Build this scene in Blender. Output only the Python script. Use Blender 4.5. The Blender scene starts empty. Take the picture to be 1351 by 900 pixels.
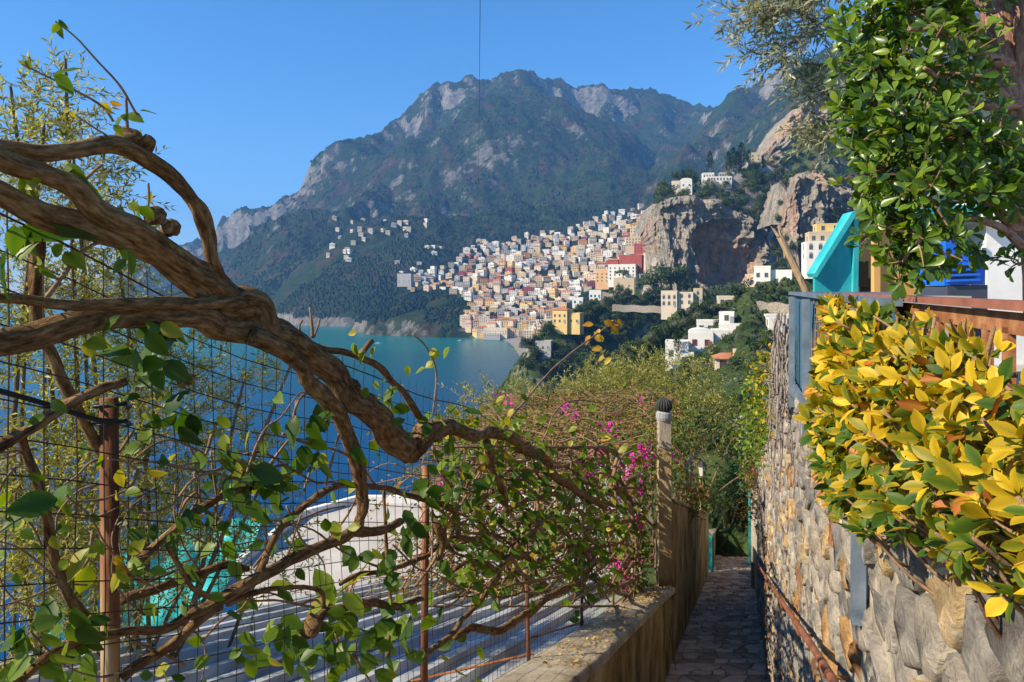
import bpy, math, random
import numpy as np
from mathutils import Vector, Matrix
R = math.radians
random.seed(7); rng = np.random.default_rng(7)
scene = bpy.context.scene
C = scene.collection
# ------------------------------------------------------------------ camera / sky / sun / exposure
# eye at the origin looking along +Y, sea 75 m below; FPX = focal length in photo pixels, HOR = horizon row
FPX, CXP, HOR = 900.0, 675.5, 380.0
SEA = -75.0
cam_d = bpy.data.cameras.new('camera'); cam = bpy.data.objects.new('camera', cam_d); C.objects.link(cam)
cam.location = (0, 0, 0); cam.rotation_euler = (R(90), 0, 0)
cam_d.sensor_width = 36; cam_d.lens = 36 * FPX / 1351.0
cam_d.shift_y = -(450 - HOR) / 1351.0
cam_d.clip_start = 0.02; cam_d.clip_end = 60000
scene.camera = cam
SUN_EL, SUN_AZ = R(36), math.atan2(-0.94, -0.34)           # azimuth measured from +Y
sd = Vector((math.sin(SUN_AZ) * math.cos(SUN_EL), math.cos(SUN_AZ) * math.cos(SUN_EL), math.sin(SUN_EL)))
w = bpy.data.worlds.new('World'); scene.world = w; w.use_nodes = True
nt = w.node_tree; bg = nt.nodes['Background']
sky = nt.nodes.new('ShaderNodeTexSky'); sky.sky_type = 'NISHITA'; sky.sun_disc = False
sky.sun_elevation = SUN_EL; sky.sun_rotation = SUN_AZ
sky.altitude = 400; sky.air_density = 1.0; sky.dust_density = 0.0; sky.ozone_density = 5.0
hsv = nt.nodes.new('ShaderNodeHueSaturation'); hsv.inputs['Saturation'].default_value = 1.22; hsv.inputs['Value'].default_value = 1.0
nt.links.new(sky.outputs[0], hsv.inputs['Color']); nt.links.new(hsv.outputs[0], bg.inputs[0]); bg.inputs[1].default_value = 0.10
sun_d = bpy.data.lights.new('sun', 'SUN'); sun = bpy.data.objects.new('sun', sun_d); C.objects.link(sun)
sun_d.energy = 5.0; sun_d.angle = R(0.5); sun_d.color = (1.0, 0.87, 0.66)
sun.location = (-40, -20, 60)
sun.rotation_euler = sd.to_track_quat('Z', 'Y').to_euler()
vs = scene.view_settings
vs.view_transform = 'Standard'; vs.look = 'None'; vs.exposure = 1.08; vs.gamma = 1.0; vs.use_curve_mapping = False
scene.cycles.max_bounces = 6; scene.cycles.transparent_max_bounces = 6
scene.cycles.volume_bounces = 0

# ------------------------------------------------------------------ helpers
def P(px, py, Y):
    return np.array(((px - CXP) * Y / FPX, Y, -(py - HOR) * Y / FPX))

def prj(p):
    return CXP + FPX * p[0] / p[1], HOR - FPX * p[2] / p[1]

def _hash(ix, iy, seed):
    h = (ix.astype(np.int64) * 374761393 + iy.astype(np.int64) * 668265263 + seed * 1442695041) & 0xFFFFFFFF
    h = ((h ^ (h >> 13)) * 1274126177) & 0xFFFFFFFF
    h = (h ^ (h >> 16)) & 0xFFFFFFFF
    return h.astype(np.float64) / 4294967295.0

def vnoise(x, y, seed=0):
    x = np.asarray(x, float); y = np.asarray(y, float)
    ix = np.floor(x); iy = np.floor(y); fx = x - ix; fy = y - iy
    fx = fx * fx * fx * (fx * (fx * 6 - 15) + 10); fy = fy * fy * fy * (fy * (fy * 6 - 15) + 10)
    ix = ix.astype(np.int64); iy = iy.astype(np.int64)
    a = _hash(ix, iy, seed); b = _hash(ix + 1, iy, seed); c = _hash(ix, iy + 1, seed); d = _hash(ix + 1, iy + 1, seed)
    return (a + (b - a) * fx) * (1 - fy) + (c + (d - c) * fx) * fy      # 0..1

def fbm(x, y, oct=4, seed=0, gain=0.5):
    s = 0; a = 1; t = 0
    for i in range(oct):
        s = s + a * (vnoise(x * 2**i, y * 2**i, seed + i * 17) * 2 - 1); t += a; a *= gain
    return s / t

def ridged(x, y, oct=4, seed=0):
    s = 0; a = 1; t = 0
    for i in range(oct):
        s = s + a * (1 - np.abs(vnoise(x * 2**i, y * 2**i, seed + i * 31) * 2 - 1)); t += a; a *= 0.5
    return s / t

class MB:
    """collects verts / faces; build() links ONE mesh object"""
    def __init__(s): s.v = []; s.f = []; s.m = []; s.t = []; s.b = []; s.n = 0; s.hasb = False
    def add(s, verts, faces, mat=0, tint=0.5, bark=None):
        verts = np.asarray(verts, float).reshape(-1, 3); k = len(verts)
        s.b.append(verts if bark is None else bark); s.hasb |= bark is not None
        s.v.append(verts); s.t.append(np.broadcast_to(np.asarray(tint, float), (k,)).copy())
        for f in faces: s.f.append(tuple(int(i) + s.n for i in f)); s.m.append(mat)
        s.n += k
    def box(s, c, size, rz=0, mat=0, tint=0.5, taper=1.0):
        x, y, z = (q / 2 for q in size)
        v = np.array([(-x, -y, -z), (x, -y, -z), (x, y, -z), (-x, y, -z), (-x*taper, -y*taper, z), (x*taper, -y*taper, z), (x*taper, y*taper, z), (-x*taper, y*taper, z)])
        ca, sa = math.cos(rz), math.sin(rz)
        v = np.c_[v[:, 0] * ca - v[:, 1] * sa, v[:, 0] * sa + v[:, 1] * ca, v[:, 2]] + np.asarray(c, float)
        s.add(v, [(0, 3, 2, 1), (4, 5, 6, 7), (0, 1, 5, 4), (1, 2, 6, 5), (2, 3, 7, 6), (3, 0, 4, 7)], mat, tint)
    def bar(s, a, b, wx, wz, mat=0, tint=0.5, up=(0, 0, 1)):
        a = np.asarray(a, float); b = np.asarray(b, float); d = b - a; d /= np.linalg.norm(d)
        u = np.asarray(up, float); r = np.cross(d, u)
        if np.linalg.norm(r) < 1e-4: r = np.cross(d, (1, 0, 0))
        r /= np.linalg.norm(r); u = np.cross(r, d)
        v = [p + r * i * wx / 2 + u * j * wz / 2 for p in (a, b) for i, j in ((-1, -1), (1, -1), (1, 1), (-1, 1))]
        s.add(v, [(0, 1, 2, 3), (7, 6, 5, 4), (0, 4, 5, 1), (1, 5, 6, 2), (2, 6, 7, 3), (3, 7, 4, 0)], mat, tint)
    def tube(s, pts, rad, sides=8, mat=0, tint=0.5, knob=0.0, cap=True, seed=0):
        pts = np.asarray(pts, float); n = len(pts); rad = np.broadcast_to(np.asarray(rad, float), (n,))
        tan = np.gradient(pts, axis=0); tan /= np.linalg.norm(tan, axis=1)[:, None] + 1e-9
        r = np.cross(tan[0], (0.13, 0.2, 1.0)); r /= np.linalg.norm(r) + 1e-9
        rings = []; L = np.r_[0, np.cumsum(np.linalg.norm(np.diff(pts, axis=0), axis=1))]
        an = np.arange(sides) * 2 * math.pi / sides
        for i in range(n):
            r = r - tan[i] * r.dot(tan[i]); r /= np.linalg.norm(r) + 1e-9
            u = np.cross(tan[i], r)
            k = 1.0
            if knob:
                k = 1 + knob * (vnoise(np.cos(an) * 1.3 + L[i] / (rad[i] * 2.2 + 1e-6) * .5 + seed, np.sin(an) * 1.3 + 7 + seed * 3, 5) * 2 - 1) \
                    + knob * .6 * (vnoise(an * 2.2 + L[i] * 9, L[i] / (rad[i] + 1e-6) * .25 + seed, 9) * 2 - 1)
            rings.append(pts[i] + rad[i] * (np.cos(an) * k)[:, None] * r + rad[i] * (np.sin(an) * k)[:, None] * u)
        v = np.concatenate(rings); f = []
        for i in range(n - 1):
            for j in range(sides):
                a = i * sides + j; b = i * sides + (j + 1) % sides
                f.append((a, b, b + sides, a + sides))
        if cap:
            f.append(tuple(range(sides - 1, -1, -1))); f.append(tuple((n - 1) * sides + j for j in range(sides)))
        bk = np.concatenate([np.stack([np.cos(an) * rad[i], np.sin(an) * rad[i], np.full(sides, L[i] * .26 + seed * .37)], -1) for i in range(n)])
        s.add(v, f, mat, tint, bk)
    def prism(s, poly, z0, z1, mat=0, tint=0.5):
        n = len(poly); v = [(x, y, z0) for x, y in poly] + [(x, y, z1) for x, y in poly]
        s.add(v, [tuple(range(n - 1, -1, -1)), tuple(range(n, 2 * n))] + [(i, (i + 1) % n, (i + 1) % n + n, i + n) for i in range(n)], mat, tint)
    def mesh(s, name, mats):
        v = np.concatenate(s.v) if s.v else np.zeros((0, 3))
        me = raw_mesh(name, v, s.f, mats, np.concatenate(s.t), s.m)
        if s.hasb: a = me.attributes.new('bark', 'FLOAT_VECTOR', 'POINT'); a.data.foreach_set('vector', np.concatenate(s.b).astype(np.float32).ravel())
        return me
    def build(s, name, mats, parent=None, smooth=False, loc=None):
        if not isinstance(mats, (list, tuple)): mats = [mats]
        me = s.mesh(name, mats)
        if loc is not None:
            me.transform(Matrix.Translation(-Vector([float(q) for q in loc])))
        if smooth: me.polygons.foreach_set('use_smooth', np.ones(len(me.polygons), bool))
        o = bpy.data.objects.new(name, me); C.objects.link(o)
        if loc is not None: o.location = [float(q) for q in loc]
        if parent is not None:
            o.parent = parent
        return o

def raw_mesh(name, v, faces, mats, tint=None, mi=None):
    me = bpy.data.meshes.new(name)
    if isinstance(faces, np.ndarray):
        k = faces.shape[1]; nf = len(faces); idx = faces.ravel(); start = np.arange(nf) * k; tot = np.full(nf, k)
    else:
        tot = np.array([len(f) for f in faces]); start = np.r_[0, np.cumsum(tot)[:-1]]; idx = np.fromiter((i for f in faces for i in f), int); nf = len(faces)
    me.vertices.add(len(v)); me.vertices.foreach_set('co', np.ascontiguousarray(v, dtype=np.float32).ravel())
    me.loops.add(len(idx)); me.loops.foreach_set('vertex_index', idx.astype(np.int32))
    me.polygons.add(nf); me.polygons.foreach_set('loop_start', start.astype(np.int32)); me.polygons.foreach_set('loop_total', tot.astype(np.int32))
    if mi is not None and len(mats) > 1: me.polygons.foreach_set('material_index', np.asarray(mi, np.int32))
    for m in mats: me.materials.append(m)
    if tint is not None:
        a = me.attributes.new('tint', 'FLOAT', 'POINT'); a.data.foreach_set('value', np.asarray(tint, np.float32))
    me.polygons.foreach_set('use_smooth', np.zeros(nf, bool))
    me.update(calc_edges=True); me.validate()
    return me

def link(name, me, parent=None, loc=None, rot=None, scale=None):
    o = bpy.data.objects.new(name, me); C.objects.link(o)
    if parent is not None: o.parent = parent
    if loc is not None: o.location = [float(q) for q in loc]
    if rot is not None: o.rotation_euler = rot
    if scale is not None: o.scale = scale if not isinstance(scale, (int, float)) else (scale,) * 3
    return o
def tag(o, label, cat, group=None):
    o['label'] = label; o['category'] = cat
    if group: o['group'] = group
    return o
def kind(o, k): o['kind'] = k; return o
def empty(name, loc, rz=0):
    o = link(name, None, None, loc, (0, 0, rz)); o.empty_display_size = 0.2; return o
def grid_faces(nr, nc):
    i = np.arange(nr - 1)[:, None] * nc + np.arange(nc - 1)[None, :]
    return np.stack([i, i + 1, i + nc + 1, i + nc], -1).reshape(-1, 4)
def spline(pts, step=None, n=None):
    """Catmull-Rom through rows of pts (any width)"""
    pts = np.asarray(pts, float)
    if len(pts) < 3: 
        t = np.linspace(0, 1, n or 6)[:, None]; return pts[0] * (1 - t) + pts[-1] * t
    q = np.vstack([2 * pts[0] - pts[1], pts, 2 * pts[-1] - pts[-2]]); out = []
    k = n or 5
    for i in range(1, len(q) - 2):
        t = np.linspace(0, 1, k, endpoint=False)[:, None]
        p0, p1, p2, p3 = q[i - 1:i + 3]
        out.append(.5 * (2 * p1 + (p2 - p0) * t + (2 * p0 - 5 * p1 + 4 * p2 - p3) * t**2 + (3 * p1 - p0 - 3 * p2 + p3) * t**3))
    out.append(pts[-1][None]); return np.concatenate(out)

# ------------------------------------------------------------------ materials
def new_mat(name):
    m = bpy.data.materials.new(name); m.use_nodes = True
    n = m.node_tree.nodes; l = m.node_tree.links
    return m, n, l, n['Principled BSDF']
def ramp_node(n, stops):
    r = n.new('ShaderNodeValToRGB'); e = r.color_ramp.elements
    while len(e) < len(stops): e.new(0.5)
    for k, (p, c) in enumerate(stops): e[k].position = p; e[k].color = (*c, 1)
    return r
def noise_node(n, l, scale, detail=6, rough=.6, coord='Object', stretch=None):
    tc = n.new('ShaderNodeTexCoord'); tx = n.new('ShaderNodeTexNoise'); tx.inputs['Scale'].default_value = scale
    tx.inputs['Detail'].default_value = detail; tx.inputs['Roughness'].default_value = rough
    src = tc.outputs[coord]
    if stretch:
        mp = n.new('ShaderNodeMapping'); mp.inputs['Scale'].default_value = stretch; l.new(src, mp.inputs[0]); src = mp.outputs[0]
    l.new(src, tx.inputs['Vector']); return tx
def mat(name, stops, scale=3, rough=.8, bump=.3, bscale=None, stretch=None, spec=.3, metal=0, dist=.02, detail=6, tint=0.0):
    """noise driven colour ramp + bump; tint>0 mixes in the per-piece 'tint' attribute"""
    m, n, l, b = new_mat(name)
    tx = noise_node(n, l, scale, detail, .6, 'Object', stretch)
    fac = tx.outputs[0]
    if tint:
        at = n.new('ShaderNodeAttribute'); at.attribute_name = 'tint'
        mx = n.new('ShaderNodeMix'); mx.data_type = 'FLOAT'; mx.inputs[0].default_value = tint
        l.new(fac, mx.inputs[2]); l.new(at.outputs['Fac'], mx.inputs[3]); fac = mx.outputs[0]
    r = ramp_node(n, stops); l.new(fac, r.inputs[0]); l.new(r.outputs[0], b.inputs['Base Color'])
    b.inputs['Roughness'].default_value = rough; b.inputs['Metallic'].default_value = metal
    b.inputs['Specular IOR Level'].default_value = spec
    if bump:
        t2 = noise_node(n, l, bscale or scale * 4, 8, .65, 'Object', stretch)
        bp = n.new('ShaderNodeBump'); bp.inputs['Strength'].default_value = bump; bp.inputs['Distance'].default_value = dist
        l.new(t2.outputs[0], bp.inputs['Height']); l.new(bp.outputs[0], b.inputs['Normal'])
    return m
def bark_mat(name, stops, scale=60, bump=1.0, dist=.006, fine=220):
    """streaks running along the stem (tubes carry their own 'bark' coordinates)"""
    m, n, l, b = new_mat(name); at = n.new('ShaderNodeAttribute'); at.attribute_name = 'bark'
    def nz(sc, d): t = n.new('ShaderNodeTexNoise'); t.inputs['Scale'].default_value = sc; t.inputs['Detail'].default_value = d; t.inputs['Roughness'].default_value = .65; l.new(at.outputs['Vector'], t.inputs['Vector']); return t
    a, c = nz(scale, 8), nz(fine, 4); big = noise_node(n, l, 5, 4)
    ad = n.new('ShaderNodeMath'); ad.operation = 'MULTIPLY_ADD'; ad.inputs[1].default_value = .35; l.new(big.outputs[0], ad.inputs[0]); l.new(a.outputs[0], ad.inputs[2])
    sb = n.new('ShaderNodeMath'); sb.operation = 'SUBTRACT'; sb.inputs[1].default_value = .175; l.new(ad.outputs[0], sb.inputs[0])
    r = ramp_node(n, stops); l.new(sb.outputs[0], r.inputs[0]); l.new(r.outputs[0], b.inputs['Base Color']); b.inputs['Roughness'].default_value = .9; b.inputs['Specular IOR Level'].default_value = .15
    h = n.new('ShaderNodeMath'); h.operation = 'MULTIPLY_ADD'; h.inputs[1].default_value = .7; l.new(c.outputs[0], h.inputs[0]); l.new(a.outputs[0], h.inputs[2])
    bp = n.new('ShaderNodeBump'); bp.inputs['Strength'].default_value = bump; bp.inputs['Distance'].default_value = dist; l.new(h.outputs[0], bp.inputs['Height']); l.new(bp.outputs[0], b.inputs['Normal'])
    return m
def plain(name, col, rough=.6, var=.15, scale=4, spec=.3, metal=0):
    a = tuple(max(0, c * (1 - var)) for c in col); d = tuple(min(1, c * (1 + var)) for c in col)
    return mat(name, [(.3, a), (.7, d)], scale, rough, .1, None, None, spec, metal)
def leaf_mat(name, stops, rough=.4, trans=.3, spec=.4, bump=.15):
    m, n, l, b = new_mat(name)
    at = n.new('ShaderNodeAttribute'); at.attribute_name = 'tint'
    oi = n.new('ShaderNodeObjectInfo')
    tx = noise_node(n, l, 40, 3)
    mm = n.new('ShaderNodeMath'); mm.operation = 'MULTIPLY_ADD'; mm.inputs[1].default_value = .22
    sb = n.new('ShaderNodeMath'); sb.operation = 'SUBTRACT'; sb.inputs[1].default_value = .5
    l.new(tx.outputs[0], sb.inputs[0]); l.new(sb.outputs[0], mm.inputs[0]); l.new(at.outputs['Fac'], mm.inputs[2])
    r = ramp_node(n, stops); l.new(mm.outputs[0], r.inputs[0]); l.new(r.outputs[0], b.inputs['Base Color'])
    b.inputs['Roughness'].default_value = rough; b.inputs['Specular IOR Level'].default_value = spec
    t = n.new('ShaderNodeBsdfTranslucent'); hs = n.new('ShaderNodeHueSaturation'); hs.inputs['Saturation'].default_value = 1.22; hs.inputs['Value'].default_value = 1.3
    hs.inputs['Hue'].default_value = .49
    l.new(r.outputs[0], hs.inputs['Color']); l.new(hs.outputs[0], t.inputs[0])
    mx = n.new('ShaderNodeMixShader'); mx.inputs[0].default_value = trans
    l.new(b.outputs[0], mx.inputs[1]); l.new(t.outputs[0], mx.inputs[2]); l.new(mx.outputs[0], n['Material Output'].inputs[0])
    return m

# ------------------------------------------------------------------ leaves
def leaf_shape(kindname):
    """verts (length along +x 0..1, half width on y, lift on z) and faces of one leaf"""
    if kindname == 'small':                # narrow, 4 tris, folded
        v = [(0, 0, 0), (.45, .5, .06), (1, 0, -.04), (.45, -.5, .06), (.45, 0, 0)]
        f = [(0, 4, 1), (1, 4, 2), (0, 3, 4), (3, 2, 4)]
        return np.array(v, float), np.array(f)
    prof = {'ovate': [(0, .04), (.14, .30), (.32, .49), (.55, .46), (.78, .27), (.92, .09), (1, 0)],
            'obovate': [(0, .03), (.2, .16), (.45, .36), (.7, .5), (.88, .42), (.97, .2), (1, 0)],
            'oval': [(0, .03), (.16, .22), (.38, .46), (.6, .49), (.8, .33), (.93, .12), (1, 0)]}[kindname]
    v = []; f = []
    for i, (x, wd) in enumerate(prof):
        sag = -.16 * x * x
        v += [(x, -wd, .16 * wd + sag), (x, 0, sag), (x, wd, .16 * wd + sag)]
    for i in range(len(prof) - 1):
        a = i * 3; f += [(a, a + 1, a + 4, a + 3), (a + 1, a + 2, a + 5, a + 4)]
    return np.array(v, float), np.array(f)
def rotmats(d, n):
    """frames with x along d and z close to n"""
    d = d / (np.linalg.norm(d, axis=1)[:, None] + 1e-9)
    y = np.cross(n, d); y /= np.linalg.norm(y, axis=1)[:, None] + 1e-9
    z = np.cross(d, y); return np.stack([d, y, z], -1)
def leaves_np(pos, d, n, L, W, shape):
    v, f = leaf_shape(shape); M = rotmats(d, n); k = len(pos)
    loc = v[None] * np.stack([L, W, L], -1)[:, None, :]
    out = np.einsum('kij,kvj->kvi', M, loc) + pos[:, None, :]
    F = f[None] + (np.arange(k) * len(v))[:, None, None]
    return out.reshape(-1, 3), F.reshape(-1, f.shape[1]), len(v)
def leaf_stuff(name, pos, d, n, L, W, shape, m, tint, parent=None):
    v, f, k = leaves_np(pos, d, n, L, W, shape)
    lv = leaf_shape(shape)[0]; vt = (np.abs(lv[:, 1]) - .22) * .34 + (lv[:, 0] - .5) * .08
    me = raw_mesh(name, v, f, [m], np.clip(np.repeat(tint, k) + np.tile(vt, len(tint)), 0, 1))
    me.polygons.foreach_set('use_smooth', np.ones(len(me.polygons), bool))
    return kind(link(name, me, parent), 'stuff')
def leaf_objs(name, pos, d, n, L, W, shape, m, tint, parent, nv=24, curl=.12, seed=1):
    """every leaf an object of its own; a few meshes shared between alike leaves"""
    r = np.random.default_rng(seed); v, f = leaf_shape(shape); meshes = {}
    M = rotmats(d, n)
    order = np.argsort(tint); bucket = np.empty(len(tint), int); bucket[order] = (np.arange(len(tint)) * nv // max(1, len(tint)))
    for i in range(len(pos)):
        b = bucket[i]
        if b not in meshes:
            vv = v.copy(); c = r.uniform(-1, 1); vv[:, 2] += curl * c * vv[:, 0] ** 2 + curl * r.uniform(-1, 1) * vv[:, 1] * vv[:, 0] * 2 + .03 * np.sin(vv[:, 0] * 9 + c) * np.abs(vv[:, 1]) * 2
            me = raw_mesh(name, vv, f, [m], np.clip(tint[i] + (np.abs(v[:, 1]) - .22) * .34 + (v[:, 0] - .5) * .08, 0, 1)); me.polygons.foreach_set('use_smooth', np.ones(len(me.polygons), bool)); meshes[b] = me
        mw = Matrix(M[i].tolist()).to_4x4(); mw.translation = Vector(pos[i].tolist())
        o = bpy.data.objects.new(name, meshes[b]); C.objects.link(o); o.parent = parent
        o.matrix_basis = mw @ Matrix.Diagonal((L[i], W[i], L[i], 1))
def rand_dirs(n, r): 
    a = r.normal(size=(n, 3)); return a / np.linalg.norm(a, axis=1)[:, None]
def in_poly(x, y, poly):
    x = np.asarray(x, float); y = np.asarray(y, float); c = np.zeros(x.shape, bool); n = len(poly); j = n - 1
    for i in range(n):
        xi, yi = poly[i]; xj, yj = poly[j]
        c ^= ((yi > y) != (yj > y)) & (x < (xj - xi) * (y - yi) / (yj - yi + 1e-12) + xi); j = i
    return c
# ------------------------------------------------------------------ terrain
def terrain_mat(name, nscale, rock0, rock1, veg, dry, bump=1.0, dist=4.0, thr=(.50, .66)):
    m, n, l, b = new_mat(name)
    geo = n.new('ShaderNodeNewGeometry'); sx = n.new('ShaderNodeSeparateXYZ'); l.new(geo.outputs['True Normal'], sx.inputs[0])
    big = noise_node(n, l, nscale, 8, .65); fine = noise_node(n, l, nscale * 9, 6, .7); mid = noise_node(n, l, nscale * 2.3, 6, .6)
    rock = ramp_node(n, [(.3, rock0), (.55, tuple((a + c) / 2 for a, c in zip(rock0, rock1))), (.72, rock1)]); l.new(fine.outputs[0], rock.inputs[0])
    vg = ramp_node(n, [(.3, veg[0]), (.5, veg[1]), (.68, veg[2])]); l.new(fine.outputs[0], vg.inputs[0])
    dr = ramp_node(n, [(.52, (0, 0, 0)), (.62, (1, 1, 1))]); l.new(mid.outputs[0], dr.inputs[0])
    mx1 = n.new('ShaderNodeMix'); mx1.data_type = 'RGBA'; l.new(dr.outputs[0], mx1.inputs[0]); l.new(vg.outputs[0], mx1.inputs[6]); mx1.inputs[7].default_value = (*dry, 1)
    ad = n.new('ShaderNodeMath'); ad.operation = 'MULTIPLY_ADD'; ad.inputs[1].default_value = .55; l.new(fine.outputs[0], ad.inputs[0]); l.new(sx.outputs[2], ad.inputs[2])
    a2 = n.new('ShaderNodeMath'); a2.operation = 'MULTIPLY_ADD'; a2.inputs[1].default_value = .5; l.new(big.outputs[0], a2.inputs[0]); l.new(ad.outputs[0], a2.inputs[2])
    a3 = n.new('ShaderNodeMath'); a3.operation = 'SUBTRACT'; l.new(a2.outputs[0], a3.inputs[0]); a3.inputs[1].default_value = .52
    msk = ramp_node(n, [(thr[0], (1, 1, 1)), (thr[1], (0, 0, 0))]); l.new(a3.outputs[0], msk.inputs[0])
    mx2 = n.new('ShaderNodeMix'); mx2.data_type = 'RGBA'; l.new(msk.outputs[0], mx2.inputs[0]); l.new(mx1.outputs[2], mx2.inputs[6]); l.new(rock.outputs[0], mx2.inputs[7])
    l.new(mx2.outputs[2], b.inputs['Base Color']); b.inputs['Roughness'].default_value = .95; b.inputs['Specular IOR Level'].default_value = .1
    bp = n.new('ShaderNodeBump'); bp.inputs['Strength'].default_value = bump; bp.inputs['Distance'].default_value = dist
    l.new(fine.outputs[0], bp.inputs['Height']); l.new(bp.outputs[0], b.inputs['Normal'])
    return m
M_FAR = terrain_mat('mountain_ground', .006, (.085, .075, .065), (.31, .285, .255), [(.007, .017, .006), (.017, .031, .009), (.036, .05, .014)], (.050, .034, .020), 1.0, 9.0, (.36, .47))
M_MID = terrain_mat('hillside_ground', .03, (.18, .16, .14), (.42, .36, .29), [(.022, .036, .012), (.04, .065, .02), (.07, .09, .03)], (.09, .075, .045), .8, .8, (.36, .5))

def spine_field(X, Y, spines):
    Z = np.full(X.shape, -1e4)
    wob = 55 * fbm(X / 75, Y / 75, 4, 91); chm = np.clip(1.9 * vnoise(X / 330, Y / 330, 92) - .25, 0, 1.3)
    for s in spines:
        pts = np.array([P(*q) for q in s['p']]); sl = s.get('s', .75); pw = s.get('pw', 1.0)
        for a, b in zip(pts[:-1], pts[1:]):
            d = b - a; L2 = d[0]**2 + d[1]**2
            t = np.clip(((X - a[0]) * d[0] + (Y - a[1]) * d[1]) / L2, 0, 1)
            dist = np.hypot(X - a[0] - t * d[0], Y - a[1] - t * d[1])
            f = sl * dist**pw
            if s.get('c'):
                dd = np.maximum(dist + wob, 0); u_ = np.clip((dd - 25) / 60, 0, 1); f = f * .75 + s['c'] * chm * u_ * u_ * (3 - 2 * u_)
            Z = np.maximum(Z, a[2] + t * d[2] - f)
    return Z
FAR = [dict(p=[(-250, 400, 6500), (0, 392, 5200), (150, 362, 4200), (245, 322, 3400), (287, 303, 2750), (330, 277, 2700), (400, 246, 2700), (455, 222, 2750), (490, 197, 2750), (507, 172, 2750), (540, 151, 2800),
               (580, 124, 2850), (625, 107, 2850), (655, 104, 2850), (690, 84, 2850), (715, 96, 2850), (760, 109, 2900), (815, 123, 2950), (835, 123, 3000), (860, 131, 3100), (925, 137, 3200)], s=.86, c=130),
       dict(p=[(925, 137, 3200), (950, 131, 2800), (985, 116, 2600), (1010, 103, 2450), (1035, 96, 2350), (1110, 70, 2200), (1250, 30, 2000), (1500, -20, 1900), (1900, -60, 1800)], s=.86, c=70),
       dict(p=[(500, 186, 2700), (432, 274, 2380), (408, 338, 2230), (392, 392, 2130)], s=.95, c=70),
       dict(p=[(345, 280, 2680), (330, 330, 2480), (318, 385, 2330)], s=1.1, c=60),
       dict(p=[(287, 303, 2750), (278, 360, 2600)], s=1.2),
       dict(p=[(596, 176, 2600), (536, 213, 2330), (484, 257, 2080), (455, 300, 1950), (432, 360, 1830), (425, 398, 1800)], s=.8, c=40),
       dict(p=[(612, 184, 2560), (592, 240, 2250), (560, 290, 1900), (535, 335, 1640), (515, 385, 1540)], s=.78, c=25),
       dict(p=[(655, 99, 2850), (625, 160, 2650), (612, 184, 2560), (677, 208, 2330), (746, 243, 2130), (781, 270, 1980), (800, 310, 1800)], s=.9),
       dict(p=[(690, 89, 2850), (698, 130, 2650), (712, 170, 2500), (730, 205, 2400)], s=1.25, c=50),
       dict(p=[(580, 116, 2850), (560, 165, 2650), (548, 205, 2500)], s=1.1, c=60),
       dict(p=[(455, 222, 2750), (425, 270, 2550), (400, 300, 2480)], s=1.15, c=50),
       dict(p=[(400, 246, 2700), (372, 300, 2480), (358, 360, 2330)], s=1.2, c=50),
       dict(p=[(985, 116, 2600), (930, 190, 2300), (900, 240, 2150)], s=.95, c=30),
       dict(p=[(815, 123, 2950), (800, 160, 2800), (790, 200, 2650)], s=1.1, c=80),
       dict(p=[(1010, 103, 2450), (950, 172, 2150), (895, 222, 1880), (865, 262, 1560), (850, 278, 1380)], s=.70),
       dict(p=[(1110, 70, 2200), (1060, 160, 1500), (1040, 210, 1000)], s=.7),
       # town slopes
       dict(p=[(1000, 240, 1300), (900, 262, 1330), (850, 280, 1330), (780, 303, 1300), (700, 322, 1260), (630, 345, 1230), (575, 365, 1240), (548, 392, 1250), (535, 418, 1230)], s=.50),
       dict(p=[(900, 300, 1050), (860, 335, 980), (800, 372, 920), (740, 405, 880), (712, 440, 850)], s=.55)]
def far_z(X, Y):
    wx = X + 60 * fbm(X / 420, Y / 420, 3, 3); wy = Y + 60 * fbm(X / 420 + 9, Y / 420, 3, 4)
    Z = spine_field(wx, wy, FAR)
    h = np.clip((Z - SEA) / 250, 0, 1)
    town = np.clip((Y - 1300) / 350, 0.12, 1)
    Z = Z + h * town * (140 * (ridged(X / 470, Y / 430, 4, 21) - .58) + 30 * fbm(X / 90, Y / 90, 4, 22)) + 9 * h * fbm(X / 28, Y / 28, 3, 23) * town
    lo = SEA + 20 + 10 * fbm(X / 60, Y / 60, 3, 77)
    Z = np.where(Z < lo, lo - (lo - Z) * 4.5, Z)                     # low sea cliffs along the shore
    return np.maximum(Z, -92)
us = np.linspace(-1.25, 1.15, 820)
ys = np.concatenate([np.linspace(640, 1500, 200), np.linspace(1506, 3300, 330), np.linspace(3320, 6800, 60)])
U, YY = np.meshgrid(us, ys); XX = U * YY; ZZ = far_z(XX, YY)
me = raw_mesh('mountain', np.stack([XX, YY, ZZ], -1).reshape(-1, 3), grid_faces(len(ys), len(us)), [M_FAR])
me.polygons.foreach_set('use_smooth', np.ones(len(me.polygons), bool))
kind(link('mountain', me), 'structure')

def march(px, py, zf, y0, y1, n=900):
    """distance where the ray through a photo pixel first meets a height field"""
    px = np.atleast_1d(np.asarray(px, float)); py = np.atleast_1d(np.asarray(py, float))
    yy = np.linspace(y0, y1, n)[None, :]; X = (px[:, None] - CXP) / FPX * yy; zr = -(py[:, None] - HOR) / FPX * yy
    hit = zf(X, np.broadcast_to(yy, X.shape)) >= zr
    return np.where(hit.any(1), yy[0][hit.argmax(1)], np.nan)

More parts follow.
